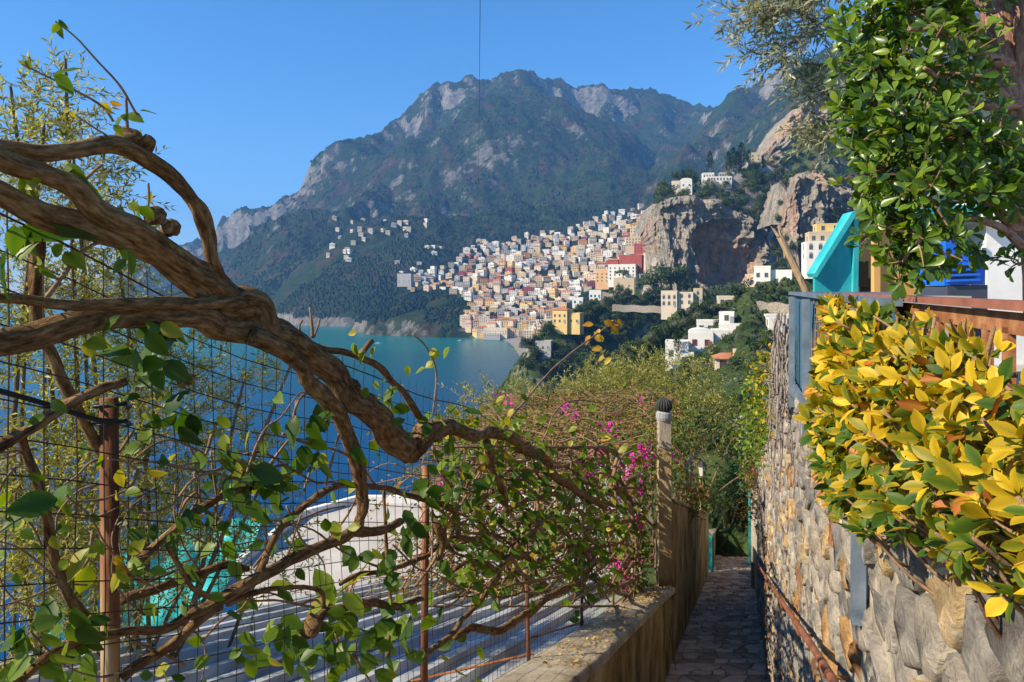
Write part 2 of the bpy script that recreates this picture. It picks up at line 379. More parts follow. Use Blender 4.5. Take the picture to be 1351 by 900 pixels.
# near hills: right flank above the stairs, the spur with the yellow house
MID = [dict(p=[(1700, 220, 330), (1350, 290, 290), (1200, 325, 260), (1090, 352, 240), (1010, 378, 225), (955, 398, 215), (900, 425, 200), (850, 455, 180), (800, 487, 165), (765, 520, 150), (750, 560, 120)], s=.75),
       dict(p=[(1010, 378, 225), (1000, 430, 165), (985, 480, 120), (975, 520, 80), (985, 590, 42), (1000, 650, 30)], s=.6),
       dict(p=[(1120, 330, 500), (1000, 362, 480), (940, 376, 470), (880, 386, 440), (820, 384, 430), (775, 398, 415), (735, 418, 400), (705, 448, 390), (690, 478, 385)], s=1.5),
       dict(p=[(1900, 0, 700), (1250, 105, 680), (1120, 145, 660), (1070, 150, 655), (1040, 185, 640)], s=1.3),
       dict(p=[(1050, 212, 580), (1000, 214, 570), (950, 232, 560), (905, 246, 545), (878, 262, 530)], s=3.2)]
def mid_z(X, Y):
    wx = X + 8 * fbm(X / 45, Y / 45, 3, 41); wy = Y + 8 * fbm(X / 45 + 9, Y / 45, 3, 42)
    Z = spine_field(wx, wy, MID)
    Z = Z + 3.2 * fbm(X / 22, Y / 22, 4, 43) * np.clip(Y / 90, .1, 1)
    # slope under the lane, falling to the sea on the left
    off = X - .335 * Y
    base = -3.2 - .36 * Y - np.clip(-off - 4, 0, 400) * .55 - np.clip(Y - 26, 0, 400) * .32 - np.clip(off - 8, 0, 60) * .0
    return np.maximum(np.maximum(Z, base), -92)
us = np.linspace(-1.6, 1.5, 420); ys = np.concatenate([np.linspace(.8, 60, 80), np.linspace(61, 300, 130), np.linspace(302, 720, 160)])
U, YY = np.meshgrid(us, ys); XX = U * YY; ZZ = mid_z(XX, YY)
me = raw_mesh('hillside', np.stack([XX, YY, ZZ], -1).reshape(-1, 3), grid_faces(len(ys), len(us)), [M_MID])
me.polygons.foreach_set('use_smooth', np.ones(len(me.polygons), bool))
kind(link('hillside', me), 'structure')

# ------------------------------------------------------------------ sea and beaches
m, n, l, b = new_mat('sea_water')
tc = n.new('ShaderNodeTexCoord'); sp = n.new('ShaderNodeSeparateXYZ'); l.new(tc.outputs['Object'], sp.inputs[0])
mr = n.new('ShaderNodeMapRange'); mr.inputs[1].default_value = 250; mr.inputs[2].default_value = 1100; l.new(sp.outputs[1], mr.inputs[0])
nz = noise_node(n, l, .006, 4); ad = n.new('ShaderNodeMath'); ad.operation = 'MULTIPLY_ADD'; ad.inputs[1].default_value = .5; l.new(nz.outputs[0], ad.inputs[0]); l.new(mr.outputs[0], ad.inputs[2])
r = ramp_node(n, [(.2, (.001, .05, .16)), (.8, (.002, .085, .12)), (1.0, (.004, .12, .13))]); l.new(ad.outputs[0], r.inputs[0]); l.new(r.outputs[0], b.inputs['Base Color'])
b.inputs['Roughness'].default_value = .25; b.inputs['IOR'].default_value = 1.33; b.inputs['Specular IOR Level'].default_value = .2
wv = noise_node(n, l, .22, 8, .7, 'Object', (1, .45, 1)); bp = n.new('ShaderNodeBump'); bp.inputs['Strength'].default_value = .5; bp.inputs['Distance'].default_value = 1.0
l.new(wv.outputs[0], bp.inputs['Height']); l.new(bp.outputs[0], b.inputs['Normal'])
M_SEA = m
g = MB(); g.add([(-9000, 5, SEA), (9000, 5, SEA), (9000, 9500, SEA), (-9000, 9500, SEA)], [(0, 1, 2, 3)])
kind(g.build('sea', M_SEA), 'structure')
M_BEACH = mat('beach_gravel', [(.3, (.16, .14, .13)), (.7, (.28, .25, .23))], .2, .95, .3)
def sea_pt(px, py, z=0.0): Y = (SEA + z) * -FPX / (py - HOR); return P(px, py, Y)
def beach(line, width, h):
    """wedge of gravel: waterline just under the sea, back edge h higher"""
    g = MB(); w = spline([sea_pt(px, py, -.4) for px, py in line], n=8)
    t = np.gradient(w, axis=0); nrm = np.stack([-t[:, 1], t[:, 0], t[:, 2] * 0], -1); nrm /= np.linalg.norm(nrm, axis=1)[:, None]
    nrm = np.where((nrm[:, 1:2] > 0) | (nrm[:, 0:1] > .8), nrm, -nrm)
    k = len(w); jit = 1 + .25 * fbm(np.arange(k) / 6.0, np.zeros(k), 3, 3)
    back = w + nrm * width * jit[:, None] + np.array((0, 0, h))
    g.add(np.concatenate([w, back]), [(i, i + 1, i + 1 + k, i + k) for i in range(k - 1)])
    return kind(g.build('beach', M_BEACH), 'structure')
beach([(468, 421.5), (490, 424), (512, 428), (540, 434)], 75, 5)
beach([(655, 447), (668, 453), (676, 462), (682, 474), (684, 490)], 40, 4)

# low rocks and harbour along the far shore
M_ROCK = mat('shore_rock', [(.3, (.09, .085, .08)), (.6, (.22, .2, .18)), (.75, (.34, .3, .26))], .08, .95, .6, .3, None, .2, 0, 2.0, 8)
def rock_mesh(seed, n=2):
    import bmesh
    bm = bmesh.new(); bmesh.ops.create_icosphere(bm, subdivisions=n, radius=1)
    r = np.random.default_rng(seed); off = r.uniform(0, 50)
    for v in bm.verts:
        k = 1 + .45 * float(fbm(v.co.x * 1.4 + off, v.co.y * 1.4 + v.co.z * 1.7, 3, seed)); v.co *= k
    me = bpy.data.meshes.new('rock'); bm.to_mesh(me); bm.free(); me.materials.append(M_ROCK); return me
rk = [rock_mesh(60 + i) for i in range(5)]
for i in range(34):
    t = i / 33; px = 543 + t * 96; py = 432.5 + t * 10.5 + random.uniform(-1.0, .4)
    p = sea_pt(px, py); s = random.uniform(7, 15)
    o = link('shore_rock', rk[i % 5], None, p + np.array((0, 8, s * .25)), (random.random(), random.random(), random.random() * 6), (s, s, s * random.uniform(.7, 1.3)))
    tag(o, 'grey rock at the waterline below the hillside town', 'rock', 'rocks along the far shore')
M_CONC = plain('pale_concrete', (.42, .40, .37), .9)
g = MB(); a = sea_pt(612, 444); g.box(a + np.array((6, 12, 1.4)), (66, 14, 3.4), R(-8)); g.box(a + np.array((38, 14, 2.0)), (14, 22, 4.6), R(-8))
o = g.build('pier', M_CONC, loc=a); tag(o, 'low concrete pier below the town beside the beach', 'pier')
# boats
M_WHITE = plain('white_paint', (.78, .78, .76), .5, .04)
M_DARK = plain('dark_glass', (.03, .04, .05), .2, .2)
def boat(px, py, L, label, mast=False, nm='motor_boat', rz=.2):
    p = sea_pt(px, py); e = empty(nm, p, rz); g = MB(); prof = [(-.5, .17, .0), (-.3, .2, 0), (.1, .2, .01), (.35, .12, .03), (.5, .01, .06)]
    vv = []
    for x, wd, lift in prof:
        vv += [(x * L, -wd * L, .11 * L + lift * L), (x * L, -wd * .6 * L, -.04 * L), (x * L, wd * .6 * L, -.04 * L), (x * L, wd * L, .11 * L + lift * L)]
    f = [(i * 4 + j, i * 4 + (j + 1) % 4, i * 4 + 4 + (j + 1) % 4, i * 4 + 4 + j) for i in range(4) for j in range(4)] + [(0, 1, 2, 3), (19, 18, 17, 16)]
    g.add(vv, f); g.build('hull', M_WHITE, e)
    g = MB(); g.box((-.02 * L, 0, .19 * L), (.34 * L, .24 * L, .16 * L), taper=.8); c = g.build('cabin', M_WHITE, e)
    g = MB(); g.box((.0, 0, .2 * L), (.30 * L, .246 * L, .05 * L)); g.build('window', M_DARK, c)
    if mast:
        g = MB(); g.tube([(0, 0, .2 * L), (0, 0, 1.25 * L)], .018 * L, 6); g.tube([(0, 0, .4 * L), (-.45 * L, 0, .38 * L)], .014 * L, 6); g.build('mast', M_WHITE, e)
    return tag(e, label, 'boat')
boat(502, 434.5, 15, 'white sailing boat with bare mast anchored off the far beach', True, 'sailing_boat')
boat(499, 454, 9, 'small white motor boat moored alone in the middle of the bay')
boat(607, 450, 7, 'tiny white launch just off the concrete pier')
boat(530, 441, 7, 'small white launch lying off the shore rocks')

# ------------------------------------------------------------------ far scrub: one mass of small bushes over the mountain
M_SCRUB = leaf_mat('mountain_scrub', [(0, (.006, .014, .005)), (.45, (.013, .025, .008)), (.75, (.028, .042, .012)), (1, (.055, .035, .02))], .9, .0, .1)
def bush_mass(name, zf, N, ulim, ylim, size, seed, mt, maxslope=1.1, keep=None, patch=160.0, parent=None, thr=.55):
    r = np.random.default_rng(seed); u = r.uniform(*ulim, N); y = np.exp(r.uniform(np.log(ylim[0]), np.log(ylim[1]), N)); x = u * y
    z = zf(x, y); e = 4.0; gx = (zf(x + e, y) - z) / e; gy = (zf(x, y + e) - z) / e
    ok = (np.hypot(gx, gy) < maxslope) & (z > SEA + 3) & (vnoise(x / patch, y / patch, 70) + .5 * vnoise(x / (patch * .25), y / (patch * .25), 71) > thr)
    if keep is not None: ok &= keep(x, y, z)
    x, y, z = x[ok], y[ok], z[ok]; k = len(x); s = r.uniform(size[0] * .7, size[1] * 1.1, k) * (.7 + .9 * vnoise(x / 40, y / 40, 3))
    base = np.array([(1, 0, 0), (.31, .95, 0), (-.81, .59, 0), (-.81, -.59, 0), (.31, -.95, 0), (.5, .36, .8), (-.5, .4, .75), (-.05, -.6, .85), (0, 0, .92)])
    jit = 1 + .25 * r.uniform(-1, 1, (k, 9, 1)); v = base[None] * jit * s[:, None, None]; v[:, :5, 2] -= .8 * s[:, None]
    v[:, :, 2] *= r.uniform(.6, .95, (k, 1)); v += np.stack([x, y, z], -1)[:, None]
    f = np.array([(0, 1, 5), (1, 6, 5), (1, 2, 6), (2, 3, 6), (3, 7, 6), (3, 4, 7), (4, 0, 7), (0, 5, 7), (5, 6, 8), (6, 7, 8), (7, 5, 8)])
    F = (f[None] + (np.arange(k) * 9)[:, None, None]).reshape(-1, 3)
    t = np.clip(.75 * vnoise(x / 140, y / 140, 75) + .45 * r.random(k) - .12, 0, .98)
    me = raw_mesh(name, v.reshape(-1, 3), F, [mt], np.repeat(t, 9)); return kind(link(name, me, parent), 'stuff')
TOWN = [(528, 378), (548, 362), (590, 350), (620, 330), (700, 312), (760, 300), (800, 283), (850, 272), (870, 290), (878, 345), (850, 366), (800, 372), (768, 392), (742, 412), (716, 446), (640, 449), (612, 425), (622, 402), (590, 385), (545, 384)]
def not_town(x, y, z):
    return ~in_poly(CXP + FPX * x / y, HOR - FPX * z / y, TOWN) | (vnoise(x / 70, y / 70, 88) > .5)
sc = bush_mass('mountain_scrub', far_z, 110000, (-.6, .5), (820, 3200), (2.0, 4.2), 5, M_SCRUB, 1.25, not_town)
sc['label'] = 'dark scrub and woodland covering the mountain slopes'; sc['category'] = 'scrub'

# ------------------------------------------------------------------ town on the far hillside
PAL = {'white': (.72, .69, .63), 'cream': (.66, .55, .41), 'yellow': (.66, .47, .18), 'orange': (.60, .36, .17), 'pink': (.60, .43, .31), 'red': (.34, .075, .06), 'beige': (.52, .42, .28), 'grey': (.40, .38, .36)}
M_WALL = {k: mat(k + '_stucco', [(.3, tuple(c * .82 for c in v)), (.7, v)], .25, .9, .15, 2.0) for k, v in PAL.items()}
M_TILE = mat('terracotta_tiles', [(.3, (.30, .11, .055)), (.7, (.48, .19, .09))], .8, .9, .4, 3.0)
M_FLAT = mat('flat_roof', [(.3, (.42, .38, .34)), (.7, (.60, .56, .50))], .3, .9, .2)
M_PANE = plain('dark_window', (.045, .05, .06), .25, .3)
def house_mesh(colour, w, d, st, roof, seed):
    """far house: storeys of recessed windows, balconies, roof; faces -Y"""
    r = random.Random(seed); g = MB(); sh = 3.1; H = st * sh
    nb = max(2, int(w / 3.2)); bw = w / nb; ww, wh = 1.15, 1.7
    # front and both sides built as bays with a hole for each window
    def facade(x0, y0, dx, dy, length, nbay):
        b_ = length / nbay; nx, ny = dy, -dx
        for s in range(st):
            for k in range(nbay):
                a = k * b_; z0 = s * sh; m0 = a + (b_ - ww) / 2; m1 = m0 + ww; q0 = z0 + .75; q1 = q0 + wh
                if r.random() < .12: q0, q1 = z0 + .05, z0 + 2.3
                def pt(t, z, dep=0): return (x0 + dx * t - nx * dep, y0 + dy * t - ny * dep, z)
                o = [pt(a, z0), pt(a + b_, z0), pt(a + b_, z0 + sh), pt(a, z0 + sh)]; i = [pt(m0, q0), pt(m1, q0), pt(m1, q1), pt(m0, q1)]; e = [pt(m0, q0, .35), pt(m1, q0, .35), pt(m1, q1, .35), pt(m0, q1, .35)]
                g.add(o + i + e, [(0, 1, 5, 4), (1, 2, 6, 5), (2, 3, 7, 6), (3, 0, 4, 7), (4, 5, 9, 8), (5, 6, 10, 9), (6, 7, 11, 10), (7, 4, 8, 11)], 0)
                g.add(e, [(0, 1, 2, 3)], 1)
    nd = max(1, int(d / 4))
    facade(-w/2, -d/2, 1, 0, w, nb); facade(w/2, -d/2, 0, 1, d, nd); facade(-w/2, d/2, 0, -1, d, nd)
    g.add([(-w/2, d/2, 0), (w/2, d/2, 0), (w/2, d/2, H), (-w/2, d/2, H)], [(1, 0, 3, 2)], 0)
    g.box((0, 0, -4), (w - .02, d - .02, 8), mat=0)                      # footing into the slope
    for s in range(1, st):
        if r.random() < .6: g.box((r.uniform(-.1, .1) * w, -d/2 - .55, s * sh - .08), (w * r.uniform(.5, .95), 1.1, .16), mat=2); g.box((0, -d/2 - 1.05, s * sh + .45), (w * .6, .06, .9), mat=2)
    if roof == 'flat':
        g.add([(-w/2, -d/2, H), (w/2, -d/2, H), (w/2, d/2, H), (-w/2, d/2, H)], [(0, 1, 2, 3)], 2)
        for c, s_ in (((0, -d/2 + .1, H + .35), (w, .2, .7)), ((0, d/2 - .1, H + .35), (w, .2, .7)), ((-w/2 + .1, 0, H + .35), (.2, d - .4, .7)), ((w/2 - .1, 0, H + .35), (.2, d - .4, .7))): g.box(c, s_, mat=0)
        if r.random() < .6: g.box((r.uniform(-.25, .25) * w, d * .15, H + 1.2), (w * .3, d * .35, 2.4), mat=0)
    else:
        e = .5; zz = H + w * .16; k = .3
        g.add([(-w/2 - e, -d/2 - e, H), (w/2 + e, -d/2 - e, H), (w/2 + e, d/2 + e, H), (-w/2 - e, d/2 + e, H), (-w * k, 0, zz), (w * k, 0, zz)], [(0, 1, 5, 4), (1, 2, 5), (2, 3, 4, 5), (3, 0, 4), (3, 2, 1, 0)], 3)
        g.box((w * .2, d * .2, zz), (.7, .7, 1.8), mat=0)
    return g.mesh('house', [M_WALL[colour], M_PANE, M_FLAT, M_TILE])
HM = {}
def zone(py): return 'by the far waterfront' if py > 405 else 'halfway up the far town' if py > 345 else 'in the upper far town'
def house(px, py, Y, z, colour, roof, w, st, seed, label=None, group=None, rz=None):
    key = (colour, roof, int(w), st)
    if key not in HM: HM[key] = house_mesh(colour, int(w), 9 + (int(w) % 3), st, roof, seed)
    X = (px - CXP) / FPX * Y
    o = link('house', HM[key], None, (X, Y, z), (0, 0, rz if rz is not None else random.uniform(-.7, .15)))
    rn = 'hipped terracotta roof' if roof == 'tile' else 'flat roof'
    return tag(o, label or f'{["", "", "two", "three", "four"][st]}-storey {"narrow" if w < 12 else "broad" if w > 15 else "mid-sized"} {colour} house with {rn} {zone(py)}', 'house', group or f'{colour} {roof} roofed houses of the far town')
r = random.Random(3); cand = []
tries = 0
while len(cand) < 500 and tries < 40000:
    tries += 1
    px, py = r.uniform(525, 880), r.uniform(270, 450)
    if not in_poly([px], [py], TOWN)[0]: continue
    if any(abs(px - a) < 7.6 and abs(py - b_) < 3.2 for a, b_ in cand): continue
    cand.append((px, py))
cand = np.array(cand); D = march(cand[:, 0], cand[:, 1], far_z, 760, 1800, 520)
far_rest = []; n_town = 0
for (px, py), Y in zip(cand, D):
    if not np.isfinite(Y): continue
    n_town += 1; k = r.random(); low = py > 400
    colour = ('white' if k < .36 else 'cream' if k < .60 else 'beige' if k < .74 else 'pink' if k < .79 else 'orange' if k < .87 else 'yellow' if k < .93 else 'grey' if k < .96 else 'red')
    if low and k < .25: colour = r.choice(['orange', 'cream', 'pink'])
    roof = 'tile' if r.random() < .32 and colour not in ('white', 'grey') else 'flat'
    z = float(far_z(np.array([(px - CXP) / FPX * Y]), np.array([Y]))[0])
    w_, st_ = r.choice([9, 11, 13, 16]), r.choice([2, 2, 3, 3, 4])
    if n_town > 250: far_rest.append((px, Y, z - 1.0, colour, roof, min(w_, 13), min(st_, 3))); continue
    house(px, py, Y, z - 1.0, colour, roof, w_, st_, tries)
g = MB(); cols_ = list(PAL); mats_ = [M_PANE, M_FLAT, M_TILE] + [M_WALL[c_] for c_ in cols_]
for (px, Y, z, colour, roof, w_, st_) in far_rest:                 # the houses that fill the gaps: one mass
    a = r.uniform(-.7, .15); d_ = 9; H = st_ * 3.1; mi = 3 + cols_.index(colour); c0 = np.array(((px - CXP) / FPX * Y, Y, z)); ca, sa = math.cos(a), math.sin(a)
    def wp(x, y, zz): return c0 + np.array((x * ca - y * sa, x * sa + y * ca, zz))
    g.box(wp(0, 0, H / 2 - 4), (w_, d_, H + 8), a, mi); g.box(wp(0, 0, H + .2), (w_ + .5, d_ + .5, .4), a, 2 if roof == 'tile' else 1, taper=.96)
    nb = max(2, w_ // 3)
    for s_ in range(st_):
        for q in range(nb): g.box(wp(-w_ / 2 + (q + .5) * w_ / nb, -d_ / 2, s_ * 3.1 + 1.6), (1.1, .12, 1.6), a, 0)
        for q in range(2): g.box(wp(-w_ / 2, -d_ / 4 + q * d_ / 2, s_ * 3.1 + 1.6), (.12, 1.1, 1.6), a, 0)
o = kind(g.build('packed_houses', mats_), 'stuff'); o['label'] = 'tightly packed small houses filling the gaps of the far hillside town'; o['category'] = 'houses'
# hamlets higher up on the shoulder
for n_, (x0, x1, y0, y1) in enumerate([(440, 520, 288, 318), (515, 565, 292, 312), (425, 470, 318, 348), (455, 500, 330, 350), (555, 590, 325, 340), (600, 650, 318, 345), (520, 560, 345, 372)]):
    k = [14, 8, 5, 3, 4, 8, 7][n_]; xs = [r.uniform(x0, x1) for _ in range(k)]; yz = [r.uniform(y0, y1) for _ in range(k)]
    D = march(xs, yz, far_z, 1150, 2600, 700)
    for px, py, Y in zip(xs, yz, D):
        if not np.isfinite(Y): continue
        z = float(far_z(np.array([(px - CXP) / FPX * Y]), np.array([Y]))[0])
        house(px, py, Y, z - 1, r.choice(['white', 'cream', 'beige', 'grey']), 'flat', r.choice([9, 11, 13]), 2, n_, 'small pale house scattered on the wooded slope above the town', 'scattered houses on the far shoulder')
# ------------------------------------------------------------------ haze: the air over the bay
m = bpy.data.materials.new('air'); m.use_nodes = True; n = m.node_tree.nodes; n.clear()
out = n.new('ShaderNodeOutputMaterial'); pv = n.new('ShaderNodeVolumePrincipled'); pv.inputs['Color'].default_value = (.17, .45, 1, 1); pv.inputs['Density'].default_value = .00013; pv.inputs['Anisotropy'].default_value = .0
m.node_tree.links.new(pv.outputs[0], out.inputs['Volume'])
g = MB(); g.box((0, 4600, 520), (18200, 10000, 1226)); o = g.build('haze', m); kind(o, 'stuff')
# ------------------------------------------------------------------ limestone cliffs
def cliff_mat():
    m, n, l, b = new_mat('limestone_cliff')
    at = n.new('ShaderNodeAttribute'); at.attribute_name = 'tint'
    v = noise_node(n, l, .22, 9, .72, 'Object', (1, 1, .4)); f = noise_node(n, l, .35, 9, .75)
    g1 = ramp_node(n, [(.3, (.12, .105, .09)), (.52, (.28, .245, .205)), (.7, (.44, .39, .32))]); l.new(v.outputs[0], g1.inputs[0])
    g2 = ramp_node(n, [(.3, (.20, .11, .065)), (.5, (.46, .27, .165)), (.7, (.62, .42, .29))]); l.new(v.outputs[0], g2.inputs[0])
    mx = n.new('ShaderNodeMix'); mx.data_type = 'RGBA'; l.new(at.outputs['Fac'], mx.inputs[0]); l.new(g1.outputs[0], mx.inputs[6]); l.new(g2.outputs[0], mx.inputs[7])
    vg = ramp_node(n, [(.555, (0, 0, 0)), (.62, (1, 1, 1))]); l.new(f.outputs[0], vg.inputs[0])
    iv = n.new('ShaderNodeMath'); iv.operation = 'SUBTRACT'; iv.inputs[0].default_value = 1; l.new(at.outputs['Fac'], iv.inputs[1])
    mu = n.new('ShaderNodeMath'); mu.operation = 'MULTIPLY'; l.new(vg.outputs[0], mu.inputs[0]); l.new(iv.outputs[0], mu.inputs[1])
    m2 = n.new('ShaderNodeMix'); m2.data_type = 'RGBA'; l.new(mu.outputs[0], m2.inputs[0]); l.new(mx.outputs[2], m2.inputs[6]); m2.inputs[7].default_value = (.05, .07, .025, 1)
    l.new(m2.outputs[2], b.inputs['Base Color']); b.inputs['Roughness'].default_value = .95; b.inputs['Specular IOR Level'].default_value = .1
    bp = n.new('ShaderNodeBump'); bp.inputs['Strength'].default_value = .8; bp.inputs['Distance'].default_value = 3.0; l.new(f.outputs[0], bp.inputs['Height']); l.new(bp.outputs[0], b.inputs['Normal'])
    return m
M_CLIFF = cliff_mat()
def cliff(topc, botc, Y0, yl, yr, bulge, cave=None, warm=0.0, seed=0, nc=220, nr=130):
    """rock face between two outlines; really curved in depth: ends turn back into the hill"""
    tx = spline(np.array(topc, float), n=12); bx = spline(np.array(botc, float), n=12)
    s = np.linspace(0, 1, nc); tp = np.stack([np.interp(s, np.linspace(0, 1, len(tx)), tx[:, k]) for k in (0, 1)], -1); bp_ = np.stack([np.interp(s, np.linspace(0, 1, len(bx)), bx[:, k]) for k in (0, 1)], -1)
    jx = np.arange(nc) / nc; tp[:, 1] += 5 * fbm(jx * 14 + seed, jx * 0, 4, seed + 9); bp_[:, 1] += 4 * fbm(jx * 11 + seed, jx * 0 + 4, 3, seed + 10)
    V = []; T = []
    for j in range(nr + 6):
        t = min(1, j / (nr - 1)); q = tp * (1 - t) + bp_ * t
        Yb = Y0 + yl * np.clip(1 - s / .22, 0, 1)**2 + yr * np.clip((s - .8) / .2, 0, 1)**2 - bulge * np.sin(math.pi * s) * (.4 + .6 * t)
        dn = 13 * (ridged(s * 6 + seed, np.full(nc, t * 2.0), 4, seed) - .6) + 6.0 * fbm(s * 26, np.full(nc, t * 6.0), 4, seed + 1) + 3.5 * fbm(s * 3, np.full(nc, t * 12.0), 3, seed + 8)
        tint = np.clip(warm + .9 * (fbm(s * 5, np.full(nc, t * 2.0), 3, seed + 2)), 0, .6)
        if cave:
            cx, cy, rx, ry, dep = cave; e = np.clip(1 - ((q[:, 0] - cx) / rx)**2 - ((q[:, 1] - cy) / ry)**2 + .75 * fbm(s * 5, np.full(nc, t * 2.5), 4, seed + 5), 0, 1)
            Yb = Yb + dep * np.sqrt(e); tint = np.maximum(tint, np.clip(e * 3, 0, 1) * (.65 + .35 * vnoise(s * 20, np.full(nc, t * 9.0), 4)))
        Yc = Yb + dn
        p = np.stack([(q[:, 0] - CXP) / FPX * Y0, Yc, -(q[:, 1] - HOR) / FPX * Y0], -1)
        if j >= nr: p[:, 2] -= (j - nr + 1) * 3.0; p[:, 1] -= (j - nr + 1) * .6
        V.append(p); T.append(tint)
    back = [V[0] + np.array((0, 14.0 * k, 2.0 * min(k, 1) - .5 * k)) for k in (3, 2, 1)]            # shoulder running back into the hill
    V = np.concatenate(back + V); T = np.concatenate([T[0] * 0] * 3 + T)
    me = raw_mesh('cliff', V, grid_faces(nr + 9, nc), [M_CLIFF], T); return kind(link('cliff', me), 'structure')
cliff([(858, 305), (866, 272), (885, 262), (915, 262), (945, 268), (975, 280), (1000, 292), (1014, 312), (1020, 340)],
      [(866, 330), (876, 345), (888, 358), (905, 372), (940, 378), (975, 374), (1000, 366), (1015, 356), (1022, 350)], 505, 45, 30, 10, (955, 345, 46, 52, 30), .05, 3)
cliff([(1036, 296), (1042, 256), (1048, 234), (1075, 228), (1100, 236), (1125, 250), (1140, 280)],
      [(1038, 304), (1043, 318), (1050, 322), (1075, 318), (1100, 312), (1125, 306), (1140, 300)], 430, 10, 12, 8, None, .25, 11, 130, 90)
cliff([(1000, 215), (1018, 190), (1038, 160), (1060, 140), (1090, 135), (1125, 150), (1160, 170)],
      [(1010, 222), (1025, 210), (1045, 210), (1070, 212), (1100, 214), (1130, 214), (1160, 214)], 640, 40, 30, 12, None, .1, 17, 130, 90)

# ------------------------------------------------------------------ trees of the middle distance
M_BARK = mat('grey_brown_bark', [(.3, (.09, .065, .045)), (.7, (.20, .15, .11))], 6, .9, .6, 20, (1, 1, .3), .2, 0, .02)
M_TREE_D = leaf_mat('dark_foliage', [(0, (.018, .036, .012)), (.5, (.034, .062, .018)), (1, (.062, .092, .026))], .6, .15, .2)
M_TREE_G = leaf_mat('mid_green_foliage', [(0, (.03, .055, .014)), (.5, (.062, .10, .022)), (1, (.11, .14, .03))], .6, .2, .2)
M_TREE_O = leaf_mat('olive_foliage', [(0, (.05, .068, .035)), (.5, (.105, .125, .062)), (1, (.19, .20, .115))], .5, .2, .3)
M_TREE_C = leaf_mat('cypress_foliage', [(0, (.010, .022, .009)), (1, (.028, .046, .016))], .8, .05, .1)
def crown_pts(kindname, N, r):
    if kindname == 'cypress':
        t = r.random(N)**.8; a = r.random(N) * 6.283; rad = .16 * np.sin(math.pi * np.clip(t * .93 + .07, 0, 1))**.6 * np.sqrt(r.uniform(.5, 1, N)) * (1 + .25 * np.sin(a * 3 + t * 17))
        return np.stack([np.cos(a) * rad, np.sin(a) * rad, .06 + t * .94], -1)
    lob = {'round': 9, 'olive': 11, 'pine': 8}[kindname]
    cs = []; 
    for i in range(lob):
        a = r.random() * 6.283; q = r.uniform(.05, .34)
        z = {'round': r.uniform(.3, .82), 'olive': r.uniform(.38, .85), 'pine': r.uniform(.72, .88)}[kindname]
        q *= 1.0 if kindname != 'pine' else 1.35
        cs.append((math.cos(a) * q, math.sin(a) * q, z, r.uniform(.15, .24) * (.8 if kindname == 'pine' else 1)))
    cs = np.array(cs); k = r.integers(0, lob, N); d = rand_dirs(N, r); rad = cs[k, 3] * r.uniform(.45, 1.08, N)
    if kindname == 'pine': d[:, 2] *= .55
    return cs[k, :3] + d * rad[:, None]
def tree_proto(name, kindname, mt, N, ls, seed):
    """unit tall tree: trunk with limbs + crown of leaf clumps"""
    r = np.random.default_rng(seed); g = MB()
    if kindname == 'cypress': g.tube([(0, 0, -.1), (0, 0, .1), (0, 0, .5)], [.025, .022, .012], 6)
    else:
        zt = .7 if kindname == 'pine' else .42
        g.tube(spline([(0, 0, -.15), (.01, .01, .1), (-.015, .01, .3), (.01, 0, zt)], n=3), np.linspace(.038, .022, 10), 7, knob=.15)
        for i in range(5):
            a = i * 1.26 + r.uniform(-.3, .3); q = r.uniform(.18, .28); g.tube(spline([(0, 0, zt - .12 + .02 * i), (math.cos(a) * q * .5, math.sin(a) * q * .5, zt + .04), (math.cos(a) * q, math.sin(a) * q, min(.85, zt + .22))], n=3), np.linspace(.018, .007, 7), 5)
    tr = g.mesh('trunk', [M_BARK]); p = crown_pts(kindname, N, r)
    out = p - np.array((0, 0, .55)); out /= np.linalg.norm(out, axis=1)[:, None] + 1e-6
    nn = out + .8 * rand_dirs(N, r); d = np.cross(nn, rand_dirs(N, r)); s = ls * r.uniform(.6, 1.4, N)
    v, f, k = leaves_np(p, d, nn, s, s * (.6 if kindname != 'olive' else .42), 'small')
    cr = raw_mesh('crown', v, f, [mt], np.repeat(r.random(N), k))
    return (name, tr, cr)
PROTO = {'broad': [tree_proto('broadleaf_tree', 'round', M_TREE_D, 700, .085, 1), tree_proto('broadleaf_tree', 'round', M_TREE_G, 700, .085, 2), tree_proto('broadleaf_tree', 'round', M_TREE_D, 650, .09, 3)],
         'olive': [tree_proto('olive_tree', 'olive', M_TREE_O, 900, .075, 4), tree_proto('olive_tree', 'olive', M_TREE_O, 900, .075, 5)],
         'cypress': [tree_proto('cypress_tree', 'cypress', M_TREE_C, 900, .05, 6)],
         'pine': [tree_proto('umbrella_pine', 'pine', M_TREE_G, 600, .075, 7)]}
def place_tree(proto, loc, h, label, group, wide=1.0, rz=None, bush=False):
    nm, tr, cr = proto; nm = 'hillside_bush' if bush else nm; e = empty(nm, loc, random.random() * 6.28 if rz is None else rz); e.scale = (h * wide, h * wide, h)
    link('trunk', tr, e); link('crown', cr, e); return tag(e, label.replace(' tree ', ' bush ') if bush else label, 'bush' if bush else 'tree', group)
HOUSES = []                                                        # (x, y, radius) kept free of trees
def mz(X, Y): return float(mid_z(np.array([float(X)]), np.array([float(Y)]))[0])

